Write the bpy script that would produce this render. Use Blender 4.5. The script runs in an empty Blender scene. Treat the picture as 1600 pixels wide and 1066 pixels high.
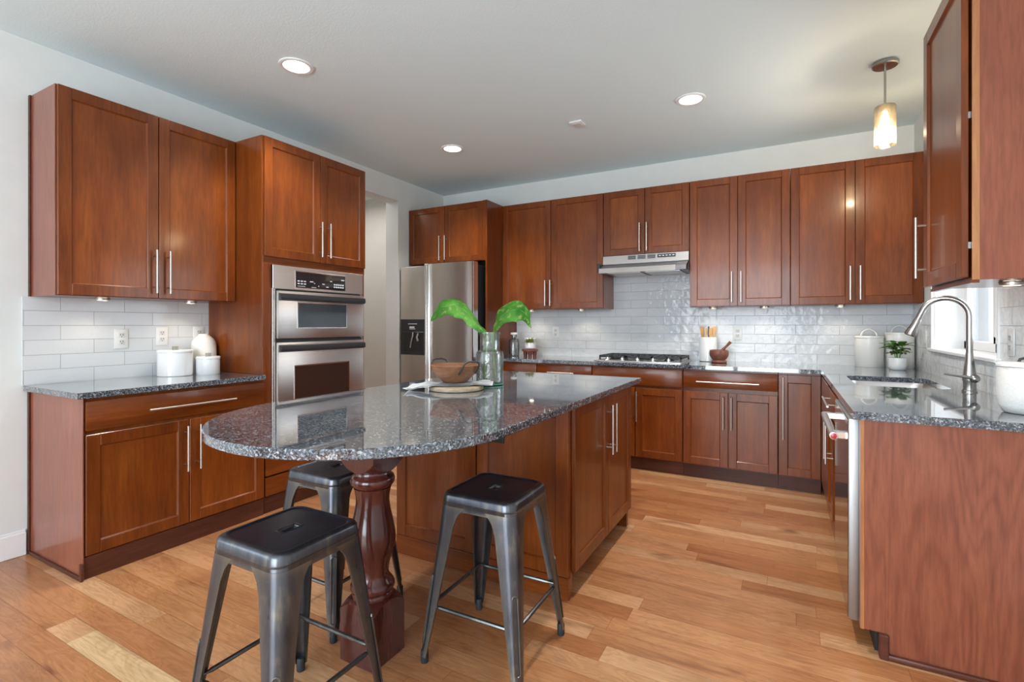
import bpy, bmesh, math, random
from mathutils import Vector, Matrix
random.seed(7)
S = bpy.context.scene
COL = S.collection
PI = math.pi
W, H = 4.476, 2.787          # right wall x, ceiling height; left wall x=0, back wall y=0
REAR = -7.6

# ------------------------------------------------------------------ camera
cam_d = bpy.data.cameras.new('camera')
cam_d.sensor_width = 36.0
cam_d.lens = 36.0 * 780.19 / 1600.0
cam_d.shift_y = -26.0 / 1600.0
cam_d.clip_start = 0.05
cam = bpy.data.objects.new('camera', cam_d)
cam.location = (3.6071, -4.87, 1.2435)
cam.rotation_euler = (PI / 2, 0, math.radians(28.735))
COL.objects.link(cam)
S.camera = cam

# ------------------------------------------------------------------ world, exposure, daylight
wd = bpy.data.worlds.new('world'); S.world = wd
wd.use_nodes = True
wd.node_tree.nodes['Background'].inputs[0].default_value = (0.86, 0.93, 1.0, 1)
wd.node_tree.nodes['Background'].inputs[1].default_value = 2.2
S.view_settings.view_transform = 'Standard'
S.view_settings.look = 'None'
S.view_settings.gamma = 1
S.view_settings.use_curve_mapping = False
S.view_settings.exposure = 0.12
S.cycles.max_bounces = 10
S.cycles.diffuse_bounces = 5
S.cycles.glossy_bounces = 5
S.cycles.transparent_max_bounces = 16
S.cycles.sample_clamp_indirect = 6.0
S.cycles.caustics_reflective = False
S.cycles.caustics_refractive = False


def area(name, loc, rot, sx, sy, power, col=(1, 1, 1), spread=180):
    l = bpy.data.lights.new(name, 'AREA'); l.shape = 'RECTANGLE'
    l.size, l.size_y, l.energy, l.color = sx, sy, power, col
    l.spread = math.radians(spread)
    o = bpy.data.objects.new(name, l); o.location = loc; o.rotation_euler = rot
    COL.objects.link(o); return o


# daylight through the patio door and sink window, plus two added fill lamps
DAY = (0.80, 0.91, 1.0)
area('daylight_patio_door', (2.7, REAR - 0.12, 1.32), (PI / 2, 0, 0), 2.3, 2.4, 165, DAY)
area('fill_dining_side', (-0.12, -6.3, 1.45), (0, -PI / 2, 0), 1.7, 1.7, 38, DAY)  # added fill in an invented side opening, brightens the floor there
area('daylight_sink_window', (4.72, -1.2, 1.6), (0, PI / 2, 0), 1.0, 1.1, 13, DAY)
area('hall_fill', (-0.75, -1.2, 2.7), (0, 0, 0), 0.6, 1.0, 11, (1, 0.97, 0.92))  # added fill under the hall ceiling, without a fixture, brightens the hallway


# ------------------------------------------------------------------ node helpers
def new_mat(name):
    m = bpy.data.materials.new(name); m.use_nodes = True
    nt = m.node_tree
    for n in list(nt.nodes): nt.nodes.remove(n)
    out = nt.nodes.new('ShaderNodeOutputMaterial')
    return m, nt, out


class NT:
    def __init__(s, nt): s.nt = nt
    def n(s, t, **k):
        nd = s.nt.nodes.new('ShaderNode' + t)
        for a, b in k.items(): setattr(nd, a, b)
        return nd
    def l(s, a, b): s.nt.links.new(a, b)
    def val(s, inp, v):
        if hasattr(v, 'is_linked') or hasattr(v, 'links'): s.l(v, inp)
        else: inp.default_value = v
    def math(s, op, a, b=0.0, c=None):
        nd = s.n('Math', operation=op)
        s.val(nd.inputs[0], a); s.val(nd.inputs[1], b)
        if c is not None: s.val(nd.inputs[2], c)
        return nd.outputs[0]
    def mix(s, f, a, b, mode='MIX'):
        nd = s.n('Mix', data_type='RGBA', blend_type=mode)
        s.val(nd.inputs[0], f); s.val(nd.inputs[6], a); s.val(nd.inputs[7], b)
        return nd.outputs[2]
    def noise(s, vec, scale, detail=4, rough=0.55, dist=0.0, dim='3D'):
        nd = s.n('TexNoise', noise_dimensions=dim)
        if vec is not None: s.l(vec, nd.inputs['Vector'])
        nd.inputs['Scale'].default_value = scale
        nd.inputs['Detail'].default_value = detail
        nd.inputs['Roughness'].default_value = rough
        nd.inputs['Distortion'].default_value = dist
        return nd.outputs['Fac']
    def ramp(s, fac, stops, interp='LINEAR'):
        nd = s.n('ValToRGB'); s.l(fac, nd.inputs[0])
        cr = nd.color_ramp; cr.interpolation = interp
        while len(cr.elements) < len(stops): cr.elements.new(0.5)
        for e, (p, c) in zip(cr.elements, stops):
            e.position = p
            e.color = (c[0], c[1], c[2], 1) if hasattr(c, '__len__') else (c, c, c, 1)
        return nd.outputs[0]
    def vec(s, v, scale=(1, 1, 1), loc=None):
        nd = s.n('Mapping'); s.l(v, nd.inputs[0])
        nd.inputs['Scale'].default_value = scale
        if loc is not None: s.val(nd.inputs['Location'], loc)
        return nd.outputs[0]
    def bump(s, h, strength=0.2, dist=0.01, normal=None):
        nd = s.n('Bump'); s.l(h, nd.inputs['Height'])
        nd.inputs['Strength'].default_value = strength
        nd.inputs['Distance'].default_value = dist
        if normal is not None: s.l(normal, nd.inputs['Normal'])
        return nd.outputs[0]
    def bsdf(s, out, color, rough=0.5, metal=0.0, normal=None, coat=0.0, coat_rough=0.1, spec=0.5, ior=None):
        nd = s.n('BsdfPrincipled')
        s.val(nd.inputs['Base Color'], color); s.val(nd.inputs['Roughness'], rough)
        nd.inputs['Metallic'].default_value = metal
        nd.inputs['Specular IOR Level'].default_value = spec
        nd.inputs['Coat Weight'].default_value = coat
        nd.inputs['Coat Roughness'].default_value = coat_rough
        if normal is not None: s.l(normal, nd.inputs['Normal'])
        s.l(nd.outputs[0], out.inputs[0])
        return nd


def c4(r, g, b): return (r, g, b, 1)


def srgb(r, g, b):
    f = lambda v: (v / 255 / 12.92) if v / 255 <= 0.04045 else ((v / 255 + 0.055) / 1.055) ** 2.4
    return (f(r), f(g), f(b), 1)


def obj_coord(t, jitter=True):
    """object coordinates, shifted by a random amount for every object so no two boards match"""
    tc = t.n('TexCoord').outputs['Object']
    if not jitter: return tc
    rnd = t.n('ObjectInfo').outputs['Random']
    cmb = t.n('CombineXYZ')
    t.l(t.math('MULTIPLY', rnd, 37.0), cmb.inputs[0]); t.l(t.math('MULTIPLY', rnd, 53.0), cmb.inputs[1]); t.l(t.math('MULTIPLY', rnd, 19.0), cmb.inputs[2])
    add = t.n('VectorMath', operation='ADD'); t.l(tc, add.inputs[0]); t.l(cmb.outputs[0], add.inputs[1])
    return add.outputs[0]


def wood(name, dark, mid, light, axis='z', rough=0.30, coat=0.28, vary=0.25, grain=1.0, figure=1.0, coat_rough=0.12, cath=0.0):
    m, nt, out = new_mat(name); t = NT(nt)
    v = obj_coord(t)
    st = {'z': (1, 1, 0.09), 'x': (0.09, 1, 1), 'y': (1, 0.09, 1)}[axis]
    st2 = {'z': (1, 1, 0.10), 'x': (0.10, 1, 1), 'y': (1, 0.10, 1)}[axis]
    fine = t.noise(t.vec(v, st), 90, 3, 0.6)
    broad = t.noise(t.vec(v, st2), 13 * figure, 4, 0.65, 0.5)
    blot = t.noise(v, 3, 2, 0.5)
    f = t.math('ADD', t.math('MULTIPLY', broad, 0.7), t.math('MULTIPLY', blot, 0.3))
    if cath:
        ax = {'z': (1, 1, 0.11), 'x': (0.11, 1, 1), 'y': (1, 0.11, 1)}[axis]
        cf = t.noise(t.vec(v, ax), 4.6, 2, 0.5, 0.5)
        rg = t.math('ADD', t.math('MULTIPLY', t.math('SINE', t.math('MULTIPLY', cf, 120.0)), 0.5), 0.5)
        f = t.math('ADD', t.math('MULTIPLY', f, 1 - cath), t.math('MULTIPLY', t.math('POWER', rg, 0.6), cath * 0.8))
    col = t.ramp(f, [(0.26, dark), (0.5, mid), (0.74, light)])
    g = t.ramp(fine, [(0.35, 1 - 0.22 * grain), (0.62, 1.0)])
    col = t.mix(1.0, col, g, 'MULTIPLY')
    rnd = t.n('ObjectInfo').outputs['Random']
    br = t.math('ADD', t.math('MULTIPLY', rnd, vary), 1 - vary / 2)
    cmb = t.n('CombineColor'); t.l(br, cmb.inputs[0]); t.l(br, cmb.inputs[1]); t.l(br, cmb.inputs[2])
    col = t.mix(1.0, col, cmb.outputs[0], 'MULTIPLY')
    nrm = t.bump(fine, 0.03, 0.0015)
    t.bsdf(out, col, rough, 0, nrm, coat, coat_rough, 0.3)
    return m


def plain(name, col, rough=0.5, metal=0.0, coat=0.0, noise=0.0, nscale=40, spec=0.5, bump=0.0, coat_rough=0.1):
    m, nt, out = new_mat(name); t = NT(nt)
    v = t.n('TexCoord').outputs['Object']
    nrm = None; c = col
    nz = t.noise(v, nscale, 3)
    if noise:
        lo = tuple(x * (1 - noise) for x in col[:3]); hi = tuple(min(1, x * (1 + noise)) for x in col[:3])
        c = t.ramp(nz, [(0.3, lo), (0.7, hi)])
    if bump: nrm = t.bump(nz, bump, 0.004)
    t.bsdf(out, c, rough, metal, nrm, coat, coat_rough, spec)
    return m


def emit(name, col, strength):
    m, nt, out = new_mat(name); t = NT(nt)
    e = t.n('Emission'); e.inputs[0].default_value = col; e.inputs[1].default_value = strength
    t.l(e.outputs[0], out.inputs[0]); return m


def steel(name, col, rough=0.28, axis='z', brush=0.03):
    m, nt, out = new_mat(name); t = NT(nt)
    v = t.n('TexCoord').outputs['Object']
    st = {'z': (1, 1, 0.02), 'x': (0.02, 1, 1), 'y': (1, 0.02, 1)}[axis]
    n = t.noise(t.vec(v, st), 120, 2, 0.5)
    c = t.mix(n, tuple(q * 0.93 for q in col[:3]) + (1,), tuple(min(1, q * 1.05) for q in col[:3]) + (1,))
    t.bsdf(out, c, rough, 1.0)
    return m


def clear_glass(name, tint=(1, 1, 1), body=0.06, rough=0.02, bumpy=0.0, edge=0.5, cloud=(0.9, 0.95, 0.93)):
    m, nt, out = new_mat(name); t = NT(nt)
    tr = t.n('BsdfTransparent'); tr.inputs[0].default_value = (*tint, 1)
    gl = t.n('BsdfGlossy'); gl.inputs['Roughness'].default_value = rough
    df = t.n('BsdfTranslucent'); df.inputs[0].default_value = (*cloud, 1)
    lw = t.n('LayerWeight'); lw.inputs[0].default_value = edge
    if bumpy:
        nb = t.bump(t.noise(t.n('TexCoord').outputs['Object'], 45, 3, 0.6), bumpy, 0.01)
        t.l(nb, gl.inputs['Normal']); t.l(nb, lw.inputs['Normal'])
    fac = t.math('MINIMUM', t.math('ADD', t.math('MULTIPLY', lw.outputs['Fresnel'], 1.0), 0.03), 0.85)
    m1 = t.n('MixShader'); m1.inputs[0].default_value = body
    t.l(tr.outputs[0], m1.inputs[1]); t.l(df.outputs[0], m1.inputs[2])
    m2 = t.n('MixShader'); t.l(fac, m2.inputs[0]); t.l(m1.outputs[0], m2.inputs[1]); t.l(gl.outputs[0], m2.inputs[2])
    t.l(m2.outputs[0], out.inputs[0])
    return m


def granite():
    m, nt, out = new_mat('granite'); t = NT(nt)
    v = t.n('TexCoord').outputs['Object']
    warp = t.n('VectorMath', operation='ADD')
    nz = t.n('TexNoise'); t.l(v, nz.inputs['Vector']); nz.inputs['Scale'].default_value = 70; nz.inputs['Detail'].default_value = 2
    sc = t.n('VectorMath', operation='SCALE'); t.l(nz.outputs['Color'], sc.inputs[0]); sc.inputs['Scale'].default_value = 0.006
    t.l(v, warp.inputs[0]); t.l(sc.outputs[0], warp.inputs[1])
    def vor(scale, seed):
        nd = t.n('TexVoronoi'); nd.inputs['Scale'].default_value = scale
        t.l(t.vec(warp.outputs[0], (1, 1, 1), (seed, seed, seed)), nd.inputs['Vector'])
        s = t.n('SeparateColor'); t.l(nd.outputs['Color'], s.inputs[0]); return s.outputs[0]
    a = vor(190, 0); b = vor(380, 3.3)
    ca = t.ramp(a, [(0.0, (0.010, 0.012, 0.015)), (0.32, (0.040, 0.045, 0.054)), (0.52, (0.105, 0.130, 0.170)), (0.76, (0.25, 0.30, 0.36)), (0.93, (0.50, 0.54, 0.58))], 'CONSTANT')
    cb = t.ramp(b, [(0.0, (0.012, 0.014, 0.018)), (0.42, (0.105, 0.115, 0.130)), (0.80, (0.28, 0.295, 0.31))], 'CONSTANT')
    col = t.mix(0.42, ca, cb)
    t.bsdf(out, col, 0.045, 0, None, 0.7, 0.03, 0.8)
    return m


def floor_mat():
    m, nt, out = new_mat('hickory_planks'); t = NT(nt)
    v = t.n('TexCoord').outputs['Object']
    s = t.n('SeparateXYZ'); t.l(v, s.inputs[0])
    PW, PL = 0.1, 0.95
    yr = t.math('DIVIDE', s.outputs[1], PW)
    row = t.math('FLOOR', yr)
    wn = t.n('TexWhiteNoise', noise_dimensions='1D'); t.l(row, wn.inputs['W'])
    xo = t.math('ADD', t.math('DIVIDE', s.outputs[0], PL), t.math('MULTIPLY', wn.outputs['Value'], 9.7))
    pl = t.math('FLOOR', xo)
    cmb = t.n('CombineXYZ'); t.l(row, cmb.inputs[0]); t.l(pl, cmb.inputs[1])
    w2 = t.n('TexWhiteNoise', noise_dimensions='2D'); t.l(cmb.outputs[0], w2.inputs['Vector'])
    pid = w2.outputs['Value']
    w3 = t.n('SeparateColor'); t.l(w2.outputs['Color'], w3.inputs[0])
    # split some planks in two for uneven lengths
    base = t.ramp(pid, [(0.0, srgb(182, 122, 78)), (0.2, srgb(199, 143, 98)), (0.4, srgb(210, 156, 110)), (0.6, srgb(192, 134, 92)), (0.8, srgb(214, 164, 120)), (0.97, srgb(222, 178, 136))])
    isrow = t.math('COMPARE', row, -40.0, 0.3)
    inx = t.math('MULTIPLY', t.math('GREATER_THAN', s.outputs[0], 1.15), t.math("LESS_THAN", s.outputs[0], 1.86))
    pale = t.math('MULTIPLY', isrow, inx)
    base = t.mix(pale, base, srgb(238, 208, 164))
    gco = t.n('CombineXYZ')
    t.l(t.math('ADD', s.outputs[0], t.math('MULTIPLY', pid, 61.0)), gco.inputs[0]); t.l(s.outputs[1], gco.inputs[1]); t.l(t.math('MULTIPLY', w3.outputs[1], 23.0), gco.inputs[2])
    fine = t.noise(t.vec(gco.outputs[0], (0.07, 1, 1)), 110, 4, 0.65)
    fig = t.noise(t.vec(gco.outputs[0], (0.22, 1, 1)), 11, 3, 0.55, 1.2)
    ring = t.math('SINE', t.math('MULTIPLY', fig, 55.0))
    knot = t.noise(t.vec(gco.outputs[0], (0.30, 1, 1)), 7.0, 2, 0.5, 0.6)
    col = t.mix(1.0, base, t.ramp(fine, [(0.30, (0.80, 0.76, 0.72)), (0.58, (1, 1, 1))]), 'MULTIPLY')
    col = t.mix(1.0, col, t.ramp(t.math('ADD', t.math('MULTIPLY', ring, 0.5), 0.5), [(0.0, (0.90, 0.86, 0.82)), (0.55, (1, 1, 1)), (1.0, (1.03, 1.03, 1.03))]), 'MULTIPLY')
    col = t.mix(1.0, col, c4(0.84, 0.80, 0.78), 'MULTIPLY')
    col = t.mix(t.ramp(knot, [(0.61, 0.0), (0.69, 0.35), (0.77, 0.85)]), col, srgb(112, 60, 34))
    big = t.noise(t.vec(gco.outputs[0], (0.35, 1, 1)), 3.0, 2)
    col = t.mix(1.0, col, t.ramp(big, [(0.3, (0.80, 0.72, 0.64)), (0.62, (1.08, 1.07, 1.05))]), 'MULTIPLY')
    stk = t.noise(t.vec(gco.outputs[0], (0.06, 1, 1)), 24, 3, 0.6, 0.4)
    col = t.mix(t.ramp(stk, [(0.60, 0.0), (0.74, 0.55)]), col, srgb(128, 78, 48))
    fy = t.math('FRACT', yr); fx = t.math('FRACT', xo)
    ey = t.math('MULTIPLY', t.math('MINIMUM', fy, t.math('SUBTRACT', 1.0, fy)), PW)
    ex = t.math('MULTIPLY', t.math('MINIMUM', fx, t.math('SUBTRACT', 1.0, fx)), PL)
    e = t.math('MINIMUM', ey, ex)
    seam = t.ramp(t.math('MULTIPLY', e, 250.0), [(0.05, 0.0), (0.45, 1.0)])
    col = t.mix(seam, t.mix(1.0, col, c4(0.62, 0.52, 0.44), 'MULTIPLY'), col)
    nrm = t.bump(seam, 0.25, 0.002)
    t.bsdf(out, col, t.math('ADD', t.math('MULTIPLY', fine, 0.12), 0.27), 0, nrm, 0.25, 0.18)
    return m


def tile_mat(name, plane, origin, grout=0.42, wob=0.26, base=(0.70, 0.715, 0.735), veins=0.0):
    """hand made white subway tile, laid in half bond; plane 'x' or 'y' gives the horizontal axis of the wall"""
    m, nt, out = new_mat(name); t = NT(nt)
    v = t.n('TexCoord').outputs['Object']
    s = t.n('SeparateXYZ'); t.l(v, s.inputs[0])
    u = s.outputs[0] if plane == 'x' else s.outputs[1]
    TL, TH = 0.312, 0.0814
    r = t.math('DIVIDE', t.math('SUBTRACT', s.outputs[2], 0.912), TH)
    row = t.math('FLOOR', r)
    odd = t.math('MODULO', t.math('ADD', row, 40.0), 2.0)
    uo = t.math('ADD', t.math('DIVIDE', t.math('SUBTRACT', u, origin), TL), t.math('MULTIPLY', odd, 0.5))
    ti = t.math('FLOOR', uo)
    fr = t.math('FRACT', r); fu = t.math('FRACT', uo)
    e = t.math('MINIMUM', t.math('MULTIPLY', t.math('MINIMUM', fr, t.math('SUBTRACT', 1.0, fr)), TH), t.math('MULTIPLY', t.math('MINIMUM', fu, t.math('SUBTRACT', 1.0, fu)), TL))
    msk = t.ramp(t.math('MULTIPLY', e, 200.0), [(0.16, 0.0), (0.34, 1.0)])
    cmb = t.n('CombineXYZ'); t.l(row, cmb.inputs[0]); t.l(ti, cmb.inputs[1])
    wn = t.n('TexWhiteNoise', noise_dimensions='2D'); t.l(cmb.outputs[0], wn.inputs['Vector'])
    br = t.math('ADD', t.math('MULTIPLY', wn.outputs['Value'], 0.05), 0.95)
    cc = t.n('CombineColor')
    for i in range(3): t.l(t.math('MULTIPLY', br, base[i]), cc.inputs[i])
    col = cc.outputs[0]
    if veins:
        vn = t.noise(v, 6, 4, 0.6, 2.0)
        col = t.mix(1.0, col, t.ramp(vn, [(0.40, 1.0), (0.5, 1 - veins), (0.58, 1.0)]), 'MULTIPLY')
    col = t.mix(msk, c4(grout, grout, grout), col)
    off = t.n('VectorMath', operation='ADD'); t.l(v, off.inputs[0])
    sc = t.n('VectorMath', operation='SCALE'); t.l(wn.outputs['Color'], sc.inputs[0]); sc.inputs['Scale'].default_value = 5.0
    t.l(sc.outputs[0], off.inputs[1])
    wv = t.noise(off.outputs[0], 17, 2, 0.5)
    n1 = t.bump(wv, wob, 0.02)
    nrm = t.bump(msk, 0.5, 0.003, n1)
    rough = t.math('SUBTRACT', 0.6, t.math('MULTIPLY', msk, 0.50))
    t.bsdf(out, col, rough, 0, nrm, spec=0.28)
    return m


def stool_metal():
    m, nt, out = new_mat('gunmetal'); t = NT(nt)
    v = t.n('TexCoord').outputs['Object']
    br = t.noise(t.vec(v, (1, 1, 0.12)), 30, 4, 0.7)
    bl = t.noise(v, 7, 3, 0.6)
    geo = t.n('NewGeometry')
    pt = t.ramp(geo.outputs['Pointiness'], [(0.54, 0.0), (0.64, 1.0)])
    f = t.math('ADD', t.math('MULTIPLY', br, 0.5), t.math('MULTIPLY', bl, 0.5))
    col = t.ramp(f, [(0.32, (0.050, 0.058, 0.076)), (0.54, (0.105, 0.112, 0.128)), (0.72, (0.27, 0.25, 0.19))])
    col = t.mix(t.math('MULTIPLY', pt, 0.5), col, c4(0.30, 0.27, 0.19))
    rough = t.math('ADD', t.math('MULTIPLY', br, 0.22), 0.20)
    t.bsdf(out, col, rough, 0.85, t.bump(br, 0.05, 0.002), 0.1, 0.2)
    return m


def ceiling_mat():
    m, nt, out = new_mat('knockdown_ceiling'); t = NT(nt)
    v = t.n('TexCoord').outputs['Object']
    n = t.noise(v, 85, 3, 0.6)
    t.bsdf(out, c4(0.76, 0.89, 0.93), 0.9, 0, t.bump(t.ramp(n, [(0.45, 0.0), (0.6, 1.0)]), 0.12, 0.003))
    return m


def variegated():
    m, nt, out = new_mat('variegated_leaf'); t = NT(nt)
    v = t.n('TexCoord').outputs['Object']
    a = t.noise(v, 38, 3, 0.6); b = t.noise(v, 9, 2)
    col = t.ramp(b, [(0.35, srgb(84, 156, 66)), (0.65, srgb(142, 206, 104))])
    col = t.mix(t.ramp(a, [(0.55, 0.0), (0.64, 0.8)]), col, srgb(204, 210, 140))
    p = t.bsdf(out, col, 0.32, 0, t.bump(t.noise(v, 60, 2), 0.25, 0.003))
    return m


CH = dict(dark=srgb(88, 39, 10), mid=srgb(116, 56, 17), light=srgb(140, 73, 25))
M = {}
M['wood'] = wood('cherry_upright', **CH)
M['wood_x'] = wood('cherry_level', **CH, axis='x')
M['wood_in'] = wood('cherry_panel', srgb(96, 44, 12), srgb(122, 60, 19), srgb(145, 78, 28), vary=0.22, figure=0.8)
M['wood_end'] = wood('cherry_end_panel', srgb(122, 66, 48), srgb(140, 80, 59), srgb(154, 92, 68), rough=0.30, coat=0.4, vary=0.1, figure=1.2)
M['wood_end_wide'] = wood('cherry_wide_end_panel', srgb(122, 66, 48), srgb(140, 80, 59), srgb(154, 92, 68), rough=0.30, coat=0.4, vary=0.1, figure=1.4, cath=0.22)
M['wood_edge'] = wood('cherry_edge_band', srgb(150, 96, 60), srgb(176, 118, 76), srgb(196, 140, 96), vary=0.1)
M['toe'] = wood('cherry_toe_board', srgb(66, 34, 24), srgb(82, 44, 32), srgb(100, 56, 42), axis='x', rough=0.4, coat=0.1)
M['mahogany'] = wood('mahogany_turned', srgb(58, 24, 20), srgb(80, 35, 29), srgb(98, 46, 38), rough=0.22, coat=0.7, vary=0.0, coat_rough=0.08)
M['granite'] = granite()
M['floor'] = floor_mat()
M['wall'] = plain('wall_paint', c4(0.735, 0.76, 0.75), 0.85, noise=0.02, nscale=6, bump=0.02)
M['hall'] = plain('hall_paint', c4(0.70, 0.68, 0.645), 0.85, noise=0.02, nscale=6)
M['ceiling'] = ceiling_mat()
M['trim'] = plain('trim_paint', c4(0.84, 0.845, 0.85), 0.45)
M['tile_back'] = tile_mat('tile_back', 'x', 3.212)
M['tile_left'] = tile_mat('tile_left', 'y', -3.465, wob=0.10)
M['tile_right'] = tile_mat('tile_right', 'y', -1.0, veins=0.12, wob=0.2, base=(0.82, 0.83, 0.83))
M['steel'] = steel('brushed_steel', c4(0.60, 0.565, 0.545), 0.34, 'x')
M['steel_v'] = steel('brushed_steel_upright', c4(0.62, 0.60, 0.58), 0.27, 'z')
M['steel_edge'] = steel('steel_door_edge', c4(0.38, 0.38, 0.38), 0.45, 'z')
M['steel_fridge'] = steel('fridge_steel', c4(0.60, 0.56, 0.52), 0.30, 'x', 0.02)
M['nickel'] = steel('satin_nickel', c4(0.58, 0.53, 0.48), 0.34, 'z', 0.02)
M['chrome'] = plain('chrome_trim', c4(0.80, 0.80, 0.80), 0.14, 1.0)
M['faucet'] = plain('faucet_nickel', c4(0.40, 0.385, 0.37), 0.27, 1.0)
M['dwsteel'] = plain('dark_mirror_steel', c4(0.30, 0.27, 0.25), 0.10, 1.0)
M['blackglass'] = plain('black_glass', c4(0.012, 0.013, 0.016), 0.05, 0, 0.3)
M['greyglass'] = plain('grey_oven_glass', c4(0.05, 0.065, 0.075), 0.05, 0, 0.4)
M['brownglass'] = plain('brown_oven_glass', c4(0.035, 0.018, 0.014), 0.07, 0, 0.3)
M['black'] = plain('black_plastic', c4(0.02, 0.02, 0.022), 0.4)
M['iron'] = plain('cast_iron', c4(0.025, 0.026, 0.028), 0.5, 0, noise=0.3, nscale=90, bump=0.1)
M['darkgrey'] = plain('dark_grey', c4(0.035, 0.035, 0.038), 0.4, 0.3)
M['hoodgrey'] = plain('hood_grey', c4(0.22, 0.22, 0.24), 0.4, 0.5)
M['rubber'] = plain('rubber', c4(0.02, 0.025, 0.03), 0.6)
M['gunmetal'] = stool_metal()
M['seattop'] = plain('gunmetal_seat_top', c4(0.016, 0.020, 0.034), 0.33, 0.3, 0.1, noise=0.35, nscale=14)
M['white'] = plain('white_ceramic', c4(0.82, 0.82, 0.82), 0.18, 0, 0.3)
M['cream'] = plain('cream_ceramic', c4(0.82, 0.80, 0.75), 0.35)
M['whitemetal'] = plain('white_enamel', c4(0.78, 0.77, 0.74), 0.3)
M['whiteplastic'] = plain('white_plastic', c4(0.80, 0.80, 0.79), 0.35)
M['slot'] = plain('outlet_slot', c4(0.06, 0.06, 0.06), 0.5)
M['outletface'] = plain('outlet_face', c4(0.70, 0.70, 0.69), 0.35)
M['concrete'] = plain('grey_knob', c4(0.30, 0.30, 0.27), 0.6)
M['mug'] = plain('rough_white_ceramic', c4(0.76, 0.755, 0.73), 0.55, 0, noise=0.0, nscale=130, bump=0.5)
M['bowlwood'] = wood('bowl_wood', srgb(112, 74, 50), srgb(140, 96, 68), srgb(162, 116, 86), axis='x', rough=0.45, coat=0.1, vary=0)
M['boardwood'] = wood('pale_board', srgb(150, 130, 108), srgb(178, 160, 136), srgb(198, 184, 164), axis='x', rough=0.6, coat=0, vary=0)
M['mortar'] = wood('mortar_wood', srgb(108, 62, 48), srgb(134, 82, 66), srgb(152, 98, 80), rough=0.4, coat=0.1, vary=0)
M['bamboo'] = wood('bamboo', srgb(190, 140, 86), srgb(214, 168, 112), srgb(228, 188, 134), rough=0.5, coat=0, vary=0.15)
M['darkspoon'] = plain('dark_utensil', c4(0.06, 0.035, 0.03), 0.5)
M['redstand'] = wood('stand_wood', srgb(98, 46, 38), srgb(124, 62, 52), srgb(146, 84, 72), rough=0.45, coat=0.1, vary=0)
M['soil'] = plain('soil', c4(0.03, 0.02, 0.014), 0.9, noise=0.4, nscale=120)
M['leaf'] = plain('leaf_green', srgb(92, 140, 58), 0.4, noise=0.5, nscale=45)
M['leafdark'] = plain('leaf_dark', srgb(40, 78, 36), 0.4, noise=0.4, nscale=30)
M['succulent'] = plain('succulent_green', srgb(150, 158, 84), 0.5, noise=0.5, nscale=60)
M['bigleaf'] = variegated()
M['stem'] = plain('leaf_stem', srgb(120, 165, 84), 0.4)
M['vase'] = clear_glass('vase_glass', (0.93, 0.97, 0.96), 0.10, 0.03, 0.35, 0.35)
M['bottle'] = clear_glass('bottle_glass', (0.93, 0.95, 0.94), 0.10, 0.03, 0.1, 0.35)
M['pane'] = clear_glass('window_glass', (1, 1, 1), 0.0, 0.01, 0.0, 0.15)
M['shade'] = clear_glass('seeded_glass', (1.0, 0.92, 0.80), 0.05, 0.06, 0.5, 0.35, (1.0, 0.86, 0.66))
M['vaserim'] = plain('green_glass_edge', srgb(60, 140, 116), 0.1, 0, 0.3)
M['canlight'] = emit('can_light_lens', c4(1.0, 0.97, 0.92), 9.0)
M['puck'] = emit('puck_lens', c4(1.0, 0.90, 0.72), 14.0)
M['filament'] = emit('warm_filament', c4(1.0, 0.84, 0.56), 30.0)
M['lcd'] = emit('lit_display', c4(0.55, 0.75, 1.0), 0.5)
M['whiteprint'] = plain('white_print', c4(0.65, 0.68, 0.72), 0.5)
M['red'] = plain('red_medallion', srgb(176, 34, 52), 0.25, 0, 0.4)
M['towel'] = plain('white_linen', c4(0.92, 0.93, 0.95), 0.9, noise=0.03, nscale=200, bump=0.2)
M['towelstripe'] = plain('grey_linen_stripe', c4(0.50, 0.53, 0.58), 0.9)
M['outside'] = None


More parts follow.
